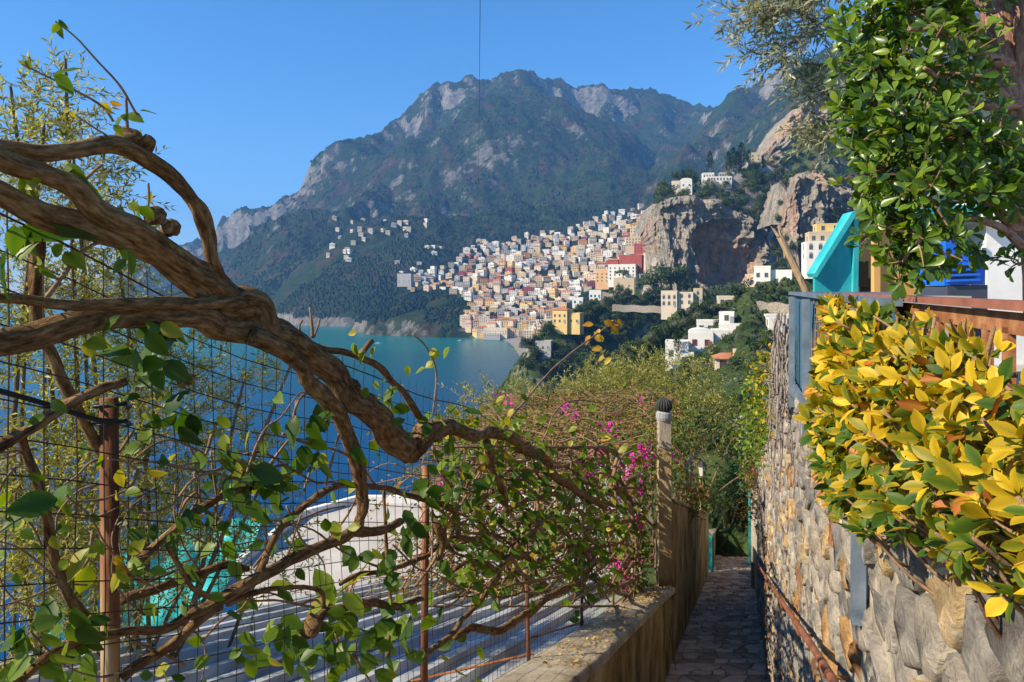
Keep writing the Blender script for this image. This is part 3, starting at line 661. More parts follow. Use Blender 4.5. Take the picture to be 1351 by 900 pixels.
# ------------------------------------------------------------------ villas (with windows, doors and roofs as parts)
M_FRAME_R = plain('red_brown_shutter', (.24, .07, .045), .7); M_FRAME_G = plain('grey_frame', (.25, .25, .25), .6); M_FRAME_B = plain('blue_frame', (.10, .24, .38), .6)
WMESH = {}
def win_mesh(fm, w, h, arch=False):
    key = (fm.name, w, h, arch)
    if key not in WMESH:
        g = MB(); t = .11
        g.box((0, -.03, t / 2), (w, .1, t)); g.box((-w / 2 + t / 2, -.03, h / 2), (t, .1, h - 2 * t)); g.box((w / 2 - t / 2, -.03, h / 2), (t, .1, h - 2 * t)); g.box((0, -.03, h - t / 2), (w, .1, t)); g.box((0, -.035, h / 2), (t * .6, .06, h - 2 * t))
        if arch:
            a = np.linspace(0, math.pi, 9); g.add([(math.cos(q) * w / 2, -.08, h + math.sin(q) * w / 2) for q in a], [tuple(range(9))])
        p = MB(); p.box((0, -.012, h / 2), (w - t, .03, h - t))
        WMESH[key] = (g.mesh('window', [fm]), p.mesh('pane', [M_PANE]))
    return WMESH[key]
def building(nm, label, px, py, Y, blocks, rz=0.0, cat='house', keep=None, group=None):
    """blocks: (x, y, z, w, d, h, colour, roof, rows, cols, frame, arch) in metres from the base point seen at (px, py)"""
    p = P(px, py, Y); e = empty(nm, p, rz); rad = 0
    for (x, y, z, w, d, h, colour, roof, rows, cols, fm, arch) in blocks:
        rad = max(rad, abs(x) + w / 2)
        g = MB(); g.box((x, y, z + h / 2 - 3), (w, d, h + 6)); wl = g.build('wall', M_WALL[colour], e)
        g = MB()
        if roof == 'flat':
            for c_, s_ in (((x, y - d/2 + .12, z + h + .25), (w + .1, .3, .5)), ((x, y + d/2 - .12, z + h + .25), (w + .1, .3, .5)), ((x - w/2 + .12, y, z + h + .25), (.3, d - .5, .5)), ((x + w/2 - .12, y, z + h + .25), (.3, d - .5, .5))): g.box(c_, s_)
            g.build('parapet', M_WALL[colour], e); g = MB(); g.box((x, y, z + h + .06), (w - .5, d - .5, .1)); g.build('roof', M_FLAT, e)
        elif roof == 'vault':
            n_ = 10; a = np.linspace(0, math.pi, n_ + 1); v = [(x + math.cos(q) * w / 2 * .98, y + s * d / 2 * .98, z + h + math.sin(q) * w * .16) for s in (-1, 1) for q in a]
            g.add(v, [(i, i + 1, i + n_ + 2, i + n_ + 1) for i in range(n_)] + [tuple(range(n_, -1, -1)), tuple(range(n_ + 1, 2 * n_ + 2))]); g.build('roof', M_WALL[colour], e)
        else:
            q = .45; zz = z + h + w * .17; k = .28
            g.add([(x - w/2 - q, y - d/2 - q, z + h), (x + w/2 + q, y - d/2 - q, z + h), (x + w/2 + q, y + d/2 + q, z + h), (x - w/2 - q, y + d/2 + q, z + h), (x - w*k, y, zz), (x + w*k, y, zz)], [(0, 1, 5, 4), (1, 2, 5), (2, 3, 4, 5), (3, 0, 4), (3, 2, 1, 0)])
            rf = g.build('roof', M_TILE, e); c_ = MB(); c_.box((x + w * .2, y + d * .15, zz - .1), (.6, .6, 1.6)); c_.build('chimney', M_WALL[colour], rf)
        if not cols: continue
        wm, pm = win_mesh(fm, 1.2, 1.6, arch)
        for rr in range(rows):
            for cc in range(cols):
                zz = z + .9 + rr * 3.0
                o = link('window', wm, e, (x - w / 2 + (cc + .5) * w / cols, y - d / 2, zz)); link('pane', pm, o)
            nd = max(1, int(d / 4.5))
            for cc in range(nd):
                o = link('window', wm, e, (x - w / 2, y - d / 2 + (cc + .5) * d / nd, z + .9 + rr * 3.0), (0, 0, -math.pi / 2)); link('pane', pm, o)
        dm = MB(); dm.box((x + w * .36, y - d / 2 - .04, z + 1.05), (1.0, .12, 2.1)); dm.build('door', fm, e)
    HOUSES.append((p[0], p[1], keep or rad + 2, p[2]))
    return tag(e, label, cat, group)
FR, FG, FB = M_FRAME_R, M_FRAME_G, M_FRAME_B
building('villa', 'white villa with vaulted roof and red shutters beside the tall cypress on the near hillside', 905, 474, 172,
         [(-2.2, 0, 0, 5.6, 7, 4.2, 'white', 'flat', 1, 2, FB, 0), (3.6, 3, 2.6, 6.0, 7, 4.2, 'white', 'vault', 1, 2, FR, 0), (8.4, 4, 2.4, 4.2, 6, 4.6, 'white', 'flat', 1, 1, FR, 0), (-.4, -5, -1.2, 4.4, 3.4, 2.8, 'white', 'flat', 1, 1, FG, 0)], R(-14), 'villa')
building('villa', 'white cubic villa with roof terrace among pines above the vaulted villa', 966, 452, 182,
         [(0, 0, 0, 6.5, 7, 4.8, 'white', 'flat', 1, 2, FG, 0), (-1.4, 1.5, 4.9, 3.8, 4.5, 2.8, 'white', 'flat', 1, 1, FG, 0)], R(-20), 'villa')
building('villa', 'long low white villa behind the pine tree beside the stone steps', 1006, 455, 176, [(0, 0, 0, 10.5, 6, 4.0, 'white', 'flat', 1, 3, FB, 0), (3.4, 1, 4.1, 4.0, 4.4, 2.4, 'white', 'flat', 1, 1, FG, 0)], R(-10), 'villa')
building('villa', 'small white flat-roofed house low on the hill near the lane', 1004, 490, 120, [(0, 0, 0, 5.6, 5, 2.6, 'white', 'flat', 1, 2, FG, 0)], R(-8))
building('villa', 'white villa with long pergola terrace left of the cubic villa', 936, 440, 195, [(0, 0, 0, 7, 6, 3.4, 'white', 'flat', 1, 3, FG, 0)], R(-14), 'villa')
building('villa', 'two-storey white house half hidden behind the yellow shrub', 1026, 446, 185, [(0, 0, 0, 7, 6, 6.0, 'white', 'flat', 2, 3, FG, 0)], R(-10), 'villa')
building('cottage', 'cream cottage with orange roof among the bushes below the villas', 962, 492, 125, [(0, 0, 0, 5.2, 4.6, 2.8, 'cream', 'tile', 1, 2, FR, 0)], R(-12))
building('cottage', 'small pink house on the terraces under the retaining wall', 1030, 420, 200, [(0, 0, 0, 5.4, 5, 3.6, 'pink', 'flat', 1, 2, FG, 0)], R(-12))
building('villa', 'tall narrow white house standing over the terraces below the cliffs', 1006, 392, 240, [(0, 0, 0, 5.4, 7, 10.4, 'white', 'flat', 3, 2, FG, 0), (6.2, 1, 4.0, 6.8, 6, 5.0, 'white', 'flat', 1, 2, FG, 0), (-3.6, 2.6, 3.6, 4.4, 6, 4.0, 'pink', 'flat', 1, 1, FG, 0)], R(-22))
building('villa', 'cream villa with arched windows on two floors at the foot of the cliff', 892, 405, 330, [(-3.0, 0, 0, 7.5, 8, 7.4, 'cream', 'flat', 2, 3, FG, 1), (4.6, 1, .5, 7.0, 7, 6.2, 'cream', 'flat', 2, 2, FG, 1), (10.2, 2, 2, 4.2, 5, 6.6, 'beige', 'flat', 2, 1, FG, 1)], R(-18), 'villa')
building('cottage', 'small cream cottage on the terraced slope above the white villas', 957, 405, 225, [(0, 0, 0, 5, 5, 3.2, 'cream', 'flat', 1, 2, FG, 0)], R(-12))
building('villa', 'bright yellow villa with orange hipped roof on the wooded spur', 747, 427, 395, [(-2.5, 0, 0, 9, 8, 8.0, 'yellow', 'tile', 2, 3, FG, 0), (5.5, 1.5, 0, 7, 7, 5.8, 'yellow', 'flat', 1, 2, FG, 0)], R(-25), 'villa')
building('hotel', 'white house with red tower block under the cliff edge', 822, 370, 600, [(0, 0, 0, 24, 12, 13.5, 'white', 'flat', 4, 6, FB, 0), (6, 8, 12, 20, 10, 10, 'red', 'flat', 2, 5, FG, 0), (-10, 9, 8, 10, 10, 10, 'red', 'tile', 2, 2, FG, 0), (-19, 6, -2, 12, 10, 12, 'orange', 'flat', 3, 3, FG, 0)], R(-20), 'building')
building('house', 'brown stone house with broad terrace on the spur', 824, 385, 540, [(0, 0, 0, 16, 9, 10.5, 'beige', 'flat', 2, 2, FG, 0)], R(-16))
building('house', 'ochre and white terrace house on the slope by the leaning pole', 1085, 345, 235, [(0, 0, 0, 12, 8, 6.2, 'white', 'flat', 2, 4, FG, 1), (1, 2, 6.3, 11, 7, 3.4, 'beige', 'flat', 1, 4, FG, 0), (2.2, 3, 9.8, 8, 6, 2.8, 'yellow', 'flat', 1, 2, FG, 0)], R(-12))
building('cemetery_chapel', 'long white walled terrace building among cypresses on the cliff top', 948, 240, 558, [(0, 0, 0, 20, 6, 3.6, 'white', 'flat', 1, 8, FG, 1), (-8, 3, 3, 9, 6, 4.2, 'white', 'flat', 1, 4, FG, 1), (7, 5, 4, 12, 6, 3.6, 'grey', 'flat', 1, 6, FG, 1)], R(-6), 'building')
building('house', 'small white domed house at the tip of the cliff top', 905, 248, 545, [(0, 0, 0, 9, 7, 6, 'white', 'vault', 1, 2, FG, 0), (-8, 0, 0, 6, 6, 5, 'cream', 'flat', 1, 2, FG, 0)], R(-10))
building('stone_ruin', 'roofless brown stone house beside the cypresses on the cliff top', 996, 214, 575, [(0, 0, 0, 9, 7, 7, 'beige', 'flat', 2, 2, FG, 0)], R(-10))
building('house', 'pale blue-white cottage on the wooded spur above the yellow villa', 786, 394, 430, [(0, 0, 0, 7.5, 6, 5.0, 'white', 'flat', 1, 3, FB, 0)], R(-15))
building('house', 'small white cottage beside the yellow villa on the spur', 763, 402, 420, [(0, 0, 0, 6.5, 6, 4.0, 'white', 'flat', 1, 2, FB, 0)], R(-15))
building('house', 'grey stone house low in the trees near the beach', 718, 462, 385, [(0, 0, 0, 9, 7, 5, 'grey', 'flat', 1, 3, FG, 0)], R(-15))
building('beach_restaurant', 'long cream waterfront building with turquoise awning by the beach', 655, 441, 1000, [(0, 0, 0, 34, 12, 9, 'cream', 'flat', 2, 9, FG, 0), (-4, -9, -3, 24, 6, 3.4, 'grey', 'flat', 1, 6, FG, 0)], R(-12), 'building')
building('stone_bastion', 'square grey stone building at the edge of the town above the far shore', 535, 374, 1225, [(0, 0, 0, 26, 14, 17, 'grey', 'flat', 2, 3, FG, 0)], R(-12), 'building')
for i, (px, py, cl, rf) in enumerate([(852, 345, 'pink', 'flat'), (864, 338, 'cream', 'flat'), (848, 330, 'red', 'flat'), (862, 322, 'yellow', 'flat'), (846, 316, 'cream', 'flat'), (860, 308, 'orange', 'flat'), (842, 304, 'beige', 'tile'), (862, 296, 'white', 'flat'), (850, 292, 'pink', 'tile'), (836, 322, 'beige', 'flat')]):
    house(px, py, 690 + (350 - py) * 1.6, float(P(px, py, 690 + (350 - py) * 1.6)[2]) - 3, cl, rf, 16, 3, i, f'{cl} house of the steep row stacked against the left edge of the cave cliff', 'houses stacked against the cliff')

# stone retaining walls on the slope
M_RETAIN = mat('dry_stone', [(.3, (.13, .11, .09)), (.5, (.27, .23, .18)), (.7, (.42, .36, .28))], 2.2, .95, .6, 3.5, (1, 1, 1.6), .2, 0, .2)
def retaining(px0, py0, px1, py1, Y0, Y1, h, label):
    a, b_ = P(px0, py0, Y0), P(px1, py1, Y1); g = MB(); k = 14; t = np.linspace(0, 1, k); v = []
    for q in t:
        p = a * (1 - q) + b_ * q; p = p + np.array((0, 1.2 * math.sin(q * 5), .25 * math.sin(q * 17)))
        v += [p + np.array((0, 0, -h)), p + np.array((0, .25, 0)), p + np.array((0, 1.0, 0.02)), p + np.array((0, 1.2, -h))]
    g.add(v, [(i * 4 + j, i * 4 + (j + 1) % 4, i * 4 + 4 + (j + 1) % 4, i * 4 + 4 + j) for i in range(k - 1) for j in range(4)] + [(0, 1, 2, 3), (k*4-1, k*4-2, k*4-3, k*4-4)])
    tag(g.build('retaining_wall', M_RETAIN), label, 'wall')
retaining(1000, 398, 1062, 402, 200, 190, 3.4, 'long dry stone retaining wall under the tall white house')
retaining(968, 408, 1000, 410, 205, 200, 2.4, 'short dry stone retaining wall beside the cream cottage')
retaining(975, 455, 1040, 462, 150, 140, 3.0, 'dry stone terrace wall above the small white flat-roofed house')
retaining(930, 484, 1000, 497, 130, 118, 2.4, 'dry stone terrace wall below the vaulted villa')
retaining(780, 384, 880, 392, 460, 440, 5.0, 'wide stone road embankment wall across the wooded spur')
retaining(808, 402, 872, 404, 405, 395, 4.0, 'stone terrace wall in the ravine below the road embankment')
retaining(940, 560, 985, 552, 46, 43, 1.6, 'low dry stone wall on the terraces beyond the end of the lane')
retaining(945, 592, 992, 586, 40, 38, 1.5, 'dry stone wall among shrubs just beyond the end of the lane')
# blue roof terrace / pool deck by the villa
g = MB(); p = P(925, 486, 160); g.box(p, (13, 4, 1.2), R(-10)); o = g.build('pool_terrace', plain('turquoise_paint', (.06, .30, .38), .4), loc=p); tag(o, 'turquoise painted pool terrace in front of the vaulted white villa', 'terrace')

# ------------------------------------------------------------------ trees on the slopes
def forest(poly, y0, y1, N, hs, kinds, label, group, gap, seed, wide=(.9, 1.3), view=1.0):
    r = random.Random(seed); xs, yq = [], []; t = 0
    bx = [q[0] for q in poly]; by = [q[1] for q in poly]
    while len(xs) < N and t < N * 60:
        t += 1; px = r.uniform(min(bx), max(bx)); py = r.uniform(min(by), max(by))
        if not in_poly([px], [py], poly)[0] or any((px - a)**2 + ((py - b_) * 1.6)**2 < gap * gap for a, b_ in zip(xs, yq)): continue
        xs.append(px); yq.append(py)
    D = march(xs, yq, mid_z, y0, y1, 900)
    for px, py, Y in zip(xs, yq, D):
        if not np.isfinite(Y): continue
        X = (px - CXP) / FPX * Y
        if any(math.hypot(X - hx, Y - hy) < hr or (hy > Y and abs(px - (CXP + FPX * hx / hy)) < hr * FPX / hy * view and -4 < hy - Y < 70 and abs(py - (HOR - FPX * hz / hy)) < 26 * 170 / hy) for hx, hy, hr, hz in HOUSES): continue
        kd = r.choice(kinds); h = r.uniform(*hs) * (1.5 if kd == 'cypress' else 1)
        place_tree(r.choice(PROTO[kd]), (X, Y, mz(X, Y) - .3), h, f'{"tall" if h > (hs[0] + hs[1]) / 2 else "low"} {dict(broad="broadleaf", olive="grey-green olive", cypress="slim dark cypress", pine="spreading umbrella pine")[kd]} tree {label}', f'{"tall" if h > (hs[0] + hs[1]) / 2 else "low"} {kd} trees {group}', 1.0 if kd == 'cypress' else r.uniform(*wide), None, hs[1] <= 3)
forest([(770, 500), (800, 485), (860, 448), (930, 395), (1000, 376), (1040, 385), (1040, 470), (1010, 500), (900, 505)], 60, 300, 130, (3.2, 5.6), ['olive', 'broad', 'broad', 'broad'], 'on the near hillside around the white villas', 'around the white villas', 10, 1)
forest([(770, 510), (800, 492), (860, 455), (930, 400), (1000, 380), (1045, 390), (1045, 500), (1000, 520), (880, 525)], 60, 300, 280, (1.7, 3.0), ['broad', 'broad', 'olive'], 'on the terraces just below the white villas', 'kept as bushes on the villa terraces', 5.5, 12, (1.1, 1.7), 0.0)
forest([(684, 490), (690, 445), (725, 415), (770, 395), (880, 380), (900, 400), (870, 430), (800, 480), (760, 500)], 300, 520, 125, (6, 10), ['broad', 'broad', 'broad', 'pine'], 'on the wooded spur around the yellow villa', 'on the yellow villa spur', 7.5, 2)
forest([(1012, 365), (1000, 300), (1030, 215), (1110, 175), (1130, 330), (1060, 380)], 200, 660, 75, (7, 11), ['broad', 'broad', 'olive', 'cypress'], 'on the slope between the two cliffs', 'between the cliffs', 8, 3)
rt = random.Random(19)
for k in range(64):
    px = rt.uniform(984, 1046); py = rt.uniform(max(208, 330 - (px - 984) * 3.0) if px > 1000 else 208, 372 if px > 1012 else 262); Y = np.interp(py, [205, 240, 372], [592, 545, 400]) + rt.uniform(-8, 8); hh = rt.uniform(6, 11)
    place_tree(PROTO['broad'][rt.randint(0, 2)], P(px, py, Y) - np.array((0, 0, 2.5)), hh, f'{"tall" if hh > 8.5 else "low"} dark tree filling the wooded gully right of the cave cliff', f'{"tall" if hh > 8.5 else "low"} trees in the gully', 1.25)
for (px, py, Y) in [(1036, 240, 436), (1046, 232, 436), (1056, 229, 438), (1066, 227, 440), (1078, 226, 440), (1090, 230, 440), (1102, 236, 440), (1030, 262, 440), (1028, 285, 440), (1060, 318, 420), (1075, 318, 420), (1092, 312, 420), (1044, 322, 420), (1034, 312, 424)]:
    place_tree(PROTO['broad'][rt.randint(0, 2)], P(px + rt.uniform(-3, 3), py + 5, Y) - np.array((0, 0, 3)), rt.uniform(6, 10), 'dark bushy tree at the rim of the second cliff behind the shed', 'trees at the second cliff', 1.3)
for (px, py, Y) in [(1010, 212, 640), (1020, 196, 645), (1030, 178, 650), (1042, 160, 652), (1054, 148, 655), (1068, 140, 655), (1020, 214, 630), (1036, 214, 630), (1052, 214, 630), (1070, 216, 630), (1088, 218, 630), (1104, 218, 630)]:
    place_tree(PROTO['broad'][rt.randint(0, 2)], P(px + rt.uniform(-3, 3), py + 4, Y) - np.array((0, 0, 3)), rt.uniform(7, 12), 'dark bushy tree around the highest grey cliff', 'trees at the highest cliff', 1.3)
r = random.Random(9)
for i in range(66):                                              # cliff-top wood
    px = 868 + 150 * r.random(); tpy = np.interp(px, [862, 885, 915, 945, 975, 1000, 1018], [275, 264, 262, 268, 280, 292, 312]); d = r.random()
    Y = 508 + 60 * d; py = tpy - 30 * d + 3; p = P(px, py, Y); p[2] = max(p[2], mz(p[0], p[1])); h_ = r.uniform(6, 12)
    place_tree(PROTO['broad'][i % 3], p - np.array((0, 0, 1.5)), h_, f'{"tall" if h_ > 9 else "low"} broadleaf tree crowding the top of the cave cliff', f'{"tall" if h_ > 9 else "low"} trees on top of the cave cliff', r.uniform(1.0, 1.5))
for px, py, Y, h in [(877 + 60, 222, 560, 15), (967, 225, 560, 20), (961, 226, 562, 17), (978, 222, 562, 22), (973, 224, 558, 16), (901, 245, 548, 13), (988, 215, 566, 12), (1105, 300, 420, 17), (1098, 305, 425, 12)]:
    place_tree(PROTO['cypress'][0], P(px, py, Y) - np.array((0, 0, 1.0)), h, 'tall dark cypress standing out among the trees at the cliffs', 'cypresses on the cliffs', 1.0)
place_tree(PROTO['cypress'][0], P(893, 462, 168) - np.array((0, 0, 1)), 6.5, 'slim cypress standing beside the vaulted white villa', None, .8)
place_tree(PROTO['pine'][0], P(1012, 470, 150) - np.array((0, 0, 3)), 9.5, 'bushy pine in front of the long low white villa', None, 1.0)
place_tree(PROTO['broad'][0], P(974, 392, 225) - np.array((0, 0, 2)), 9.0, 'large dark round tree beside the tall narrow white house', None, 1.1)
place_tree(PROTO['pine'][0], P(822, 368, 590) - np.array((0, 0, 5)), 14, 'umbrella pine in front of the white house with red tower', None, 1.1)
for px, py, h in [(872, 372, 20), (885, 378, 22), (897, 372, 18), (862, 378, 17), (905, 382, 14)]:
    place_tree(PROTO['broad'][1], P(px, py, 470) - np.array((0, 0, 4)), h, 'bright green tree at the left foot of the cave cliff', 'trees at the foot of the cave cliff', 1.1)
M_UNDER = leaf_mat('undergrowth', [(0, (.018, .032, .010)), (.5, (.04, .062, .018)), (1, (.10, .10, .035))], .8, .1, .1)
o = bush_mass('undergrowth', mid_z, 60000, (-.1, .62), (24, 620), (.45, 1.25), 8, M_UNDER, 3.0, None, 30.0, None, .16)
o['label'] = 'low scrub and undergrowth covering the nearer hillsides'; o['category'] = 'undergrowth'
# ================================================================== the lane, its walls and everything along it
K = .335                                                   # the lane runs 18.5 degrees to the right of the view
AL = np.array((K, 1.0, 0)) / math.hypot(K, 1); NO = np.array((-1.0, K, 0)) / math.hypot(K, 1)     # along / towards the left
def XL(Y): return -.95 + K * Y                             # left edge of the lane
def XR(Y): return .38 + K * Y                              # face of the stone wall
def path_z(Y): return np.interp(Y, [-4, 1.5, 8.0, 27, 40], [-1.65, -1.65, -4.80, -10.53, -11.6])
def cap_z(Y): return -.864 - .348 * np.asarray(Y)
def rtop_z(Y): return np.where(np.asarray(Y) < 6.2, np.interp(Y, [-1, .3, .9, 1.5, 2.1, 6.2], [-.15, -.2, -.28, -.44, -.66, -.70]), -.70 - .352 * (np.asarray(Y) - 6.2))
def F(px, py, d=0.0):
    """point on the fence plane (d metres towards the lane) seen at a photo pixel"""
    u = (px - CXP) / FPX; Y = (1.35 - d) / (K - u); return P(px, py, Y)
M_PLASTER = mat('stained_plaster', [(.27, (.05, .042, .018)), (.42, (.20, .145, .06)), (.56, (.36, .27, .14)), (.72, (.52, .44, .30))], 2.4, .95, .9, 14, (1, 1, .6), .15, 0, .03, 9)
M_CAP = mat('weathered_cap', [(.3, (.13, .10, .065)), (.5, (.30, .25, .175)), (.7, (.44, .385, .29))], 3.5, .95, .6, 30, None, .15, 0, .012, 9)
M_STEP = mat('worn_step_stone', [(.28, (.20, .145, .10)), (.5, (.42, .315, .23)), (.72, (.60, .48, .37))], 3.5, .9, .8, 14, None, .2, 0, .03, 8, tint=.3)
M_JOINT = mat('earth_joint', [(.3, (.15, .115, .085)), (.7, (.32, .26, .2))], 6, .95, .5, 20)
M_MORTAR = mat('lime_mortar', [(.28, (.15, .13, .105)), (.5, (.40, .345, .26)), (.7, (.56, .50, .40))], 5, .95, .8, 22, None, .15, 0, .02, 9)
def stone_mat():
    m, n, l, b = new_mat('rubble_stone')
    at = n.new('ShaderNodeAttribute'); at.attribute_name = 'tint'
    n1 = noise_node(n, l, 7, 9, .68); n2 = noise_node(n, l, 30, 8, .7); n3 = noise_node(n, l, 3.2, 7, .7)
    base = ramp_node(n, [(0, (.13, .12, .115)), (.25, (.23, .215, .20)), (.45, (.37, .33, .27)), (.62, (.28, .26, .245)), (.82, (.43, .30, .14)), (.92, (.33, .15, .05)), (1, (.11, .095, .09))]); l.new(at.outputs['Fac'], base.inputs[0])
    dk = ramp_node(n, [(.30, (.30, .28, .26)), (.48, (.95, .93, .9)), (.66, (1.5, 1.42, 1.3))]); l.new(n1.outputs[0], dk.inputs[0])
    mu = n.new('ShaderNodeMix'); mu.data_type = 'RGBA'; mu.blend_type = 'MULTIPLY'; mu.inputs[0].default_value = 1; l.new(base.outputs[0], mu.inputs[6]); l.new(dk.outputs[0], mu.inputs[7])
    li = ramp_node(n, [(.56, (0, 0, 0)), (.64, (1, 1, 1))]); l.new(n3.outputs[0], li.inputs[0])
    mx = n.new('ShaderNodeMix'); mx.data_type = 'RGBA'; l.new(li.outputs[0], mx.inputs[0]); l.new(mu.outputs[2], mx.inputs[6]); mx.inputs[7].default_value = (.42, .38, .31, 1)
    l.new(mx.outputs[2], b.inputs['Base Color']); b.inputs['Roughness'].default_value = .9; b.inputs['Specular IOR Level'].default_value = .2
    hm = n.new('ShaderNodeMath'); hm.operation = 'MULTIPLY_ADD'; hm.inputs[1].default_value = .5; l.new(n2.outputs[0], hm.inputs[0]); l.new(n1.outputs[0], hm.inputs[2])
    bp = n.new('ShaderNodeBump'); bp.inputs['Strength'].default_value = .9; bp.inputs['Distance'].default_value = .05; l.new(hm.outputs[0], bp.inputs['Height']); l.new(bp.outputs[0], b.inputs['Normal'])
    return m
M_STONE = stone_mat()

def voronoi_cells(pts, sx, sy, nb=22):
    """polygon of each point's cell, clipped by its nearest neighbours (distances scaled by sx, sy)"""
    q = pts / np.array((sx, sy)); out = []
    for i in range(len(q)):
        d = np.hypot(*(q - q[i]).T); js = np.argsort(d)[1:nb]
        poly = [np.array(c) + q[i] for c in ((-1.6, -1.6), (1.6, -1.6), (1.6, 1.6), (-1.6, 1.6))]
        for j in js:
            mid = (q[i] + q[j]) / 2; nr = q[j] - q[i]; res = []
            for a, b_ in zip(poly, poly[1:] + poly[:1]):
                da, db = (a - mid).dot(nr), (b_ - mid).dot(nr)
                if da <= 0: res.append(a)
                if da * db < 0: res.append(a + (b_ - a) * da / (da - db))
            poly = res
            if len(poly) < 3: break
        out.append(np.array(poly) * np.array((sx, sy)) if len(poly) >= 3 else None)
    return out
def jitter_pts(x0, x1, y0, y1, dx, dy, r, j=.36):
    P_ = []; row = 0; y = y0
    while y < y1:
        x = x0 + (row % 2) * dx / 2
        while x < x1: P_.append((x + r.uniform(-j, j) * dx, y + r.uniform(-j, j) * dy)); x += dx * r.uniform(.7, 1.35)
        y += dy; row += 1
    return np.array(P_)
def stone_verts(poly, cxy, gap, proud, r, bump=.012):
    """flat outline -> (inner frame) rounded block: ring at the joint, shoulder ring, face ring, centre"""
    # cut sharp corners a little: add edge midpoints pulled outwards
    p = poly - cxy; n0 = len(p); sz = np.abs(p).mean()
    q = []
    for a, b_ in zip(p, np.roll(p, -1, 0)):
        if np.linalg.norm(b_ - a) > .25 * sz: q += [a * .93, (a + b_) / 2 * r.uniform(.96, 1.02)]
        else: q.append((a + b_) / 2 * .97)
    q = np.array(q); n_ = len(q); s0 = max(.5, 1 - gap / (sz + 1e-6)); rings = []
    for sc_, h in ((s0, -.03), (s0 * .985, proud * .6), (s0 * .92, proud), (s0 * .5, proud * 1.02)):
        jj = r.normal(0, bump, n_) if h > 0 else np.zeros(n_)
        rings.append(np.c_[q * (sc_ * (1 + r.uniform(-.03, .03, n_)))[:, None] + cxy, h + jj])
    v = np.concatenate(rings + [np.array([[*cxy, proud * 1.08 + r.normal(0, bump)]])]); f = []
    for k in range(3):
        for i in range(n_): a = k * n_ + i; b_ = k * n_ + (i + 1) % n_; f.append((a, b_, b_ + n_, a + n_))
    for i in range(n_): f.append((3 * n_ + i, 3 * n_ + (i + 1) % n_, 4 * n_))
    return v, f

# ---- the lane: a flight of long shallow steps paved with irregular stones
lane = MB(); ST = []
Yc = 1.5; 
lane.add([(XL(-3) - .3, -3, -1.65), (XR(-3) + .2, -3, -1.65), (XR(1.5) + .2, 1.5, -1.65), (XL(1.5) - .3, 1.5, -1.65)], [(0, 1, 2, 3)])
while Yc < 27:
    tread = .62 if Yc > 8 else .36; Y1 = Yc + tread; z = float(path_z(Yc + tread)) + .06; z0 = float(path_z(Yc))
    ST.append((Yc, Y1, z))
    a, b_, c_, d_ = (XL(Yc) - .1, Yc), (XR(Yc) + .1, Yc), (XR(Y1) + .1, Y1), (XL(Y1) - .1, Y1)
    lane.prism([a, b_, c_, d_], z - .8, z - .004)
    Yc = Y1
lane_o = kind(lane.build('path', M_JOINT), 'structure')
r = np.random.default_rng(15); rest = MB(); cnt = 0
for (Y0, Y1, z) in ST:
    if Y1 < 6.0: continue
    LT = (Y1 - Y0); L_ = LT - .11; pts = jitter_pts(-.05, 1.4, .0, L_ * 1.05, .26, .21, r, .34)
    cells = voronoi_cells(np.concatenate([pts, [(-.4, y) for y in np.arange(0, L_, .2)], [(1.8, y) for y in np.arange(0, L_, .2)]]), .3, .24, 14)[:len(pts)]
    xb = 0.0; bricks = []
    while xb < 1.3: wb = r.uniform(.16, .30); bricks.append((np.array((xb + wb / 2, LT - .055)), np.array([(xb, LT - .108), (xb + wb, LT - .108), (xb + wb, LT), (xb, LT)]))); xb += wb + .008
    for pt, poly in [*zip(pts, cells), *bricks]:
        if poly is None: continue
        poly = np.c_[np.clip(poly[:, 0], -.02, 1.34), np.clip(poly[:, 1], 0, LT if len(poly) == 4 and abs(pt[1] - LT + .055) < 1e-6 else L_)]
        cxy = poly.mean(0)
        if np.ptp(poly[:, 0]) < .06 or np.ptp(poly[:, 1]) < .05: continue
        v, f = stone_verts(poly, cxy, .004, .012, r, .004)
        tl = r.normal(0, .008, 2); h = v[:, 2] + (v[:, :2] - cxy).dot(tl)
        w_ = np.c_[XL(Y0 + v[:, 1]) + v[:, 0], Y0 + v[:, 1], z + h]
        t = r.random()
        if cnt < 300:
            g = MB(); g.add(w_, f, 0, t); g.build('paving_stone', M_STEP, lane_o, smooth=True, loc=w_[-1]); cnt += 1
        else: rest.add(w_, f, 0, t)
o = kind(rest.build('paving_stones', M_STEP, lane_o, smooth=True), 'stuff')

# ---- right: rubble stone wall
sw = empty('stone_wall', (XR(5), 5, float(path_z(5)))); tag(sw, 'high sunlit rubble stone wall along the right of the stepped lane', 'wall')
inv = -np.array((XR(5), 5, float(path_z(5))))
g = MB(); YS = np.concatenate([np.linspace(-1.5, 6.2, 30), np.linspace(6.4, 27, 70)]); nz_ = 14; vv = []
for Y in YS:
    zb, zt = float(path_z(Y)) - .6, float(rtop_z(Y))
    for k in range(nz_):
        zz = zb + (zt - zb) * k / (nz_ - 1); dep = .02 * float(fbm(np.array([Y * 1.7]), np.array([zz * 2.0]), 3, 5)[0])
        vv.append(np.array((XR(Y), Y, zz)) + NO * (dep - .002))
    vv.append(np.array((XR(Y) + .45, Y, zt))); vv.append(np.array((XR(Y) + .45, Y, zb)))
g.add(np.array(vv) + inv, grid_faces(len(YS), nz_ + 2)); g.build('wall_core', M_MORTAR, sw, smooth=False)
r = np.random.default_rng(4)
pts = jitter_pts(-.6, 15.5, 0, 4.2, .215, .13, r, .46)                       # (along, height over a line parallel to the stairs)
S2Y = 1 / math.hypot(K, 1)
def zline(s_): return path_z(s_ * S2Y)
cells = voronoi_cells(pts, .215, .13); ST_ = []
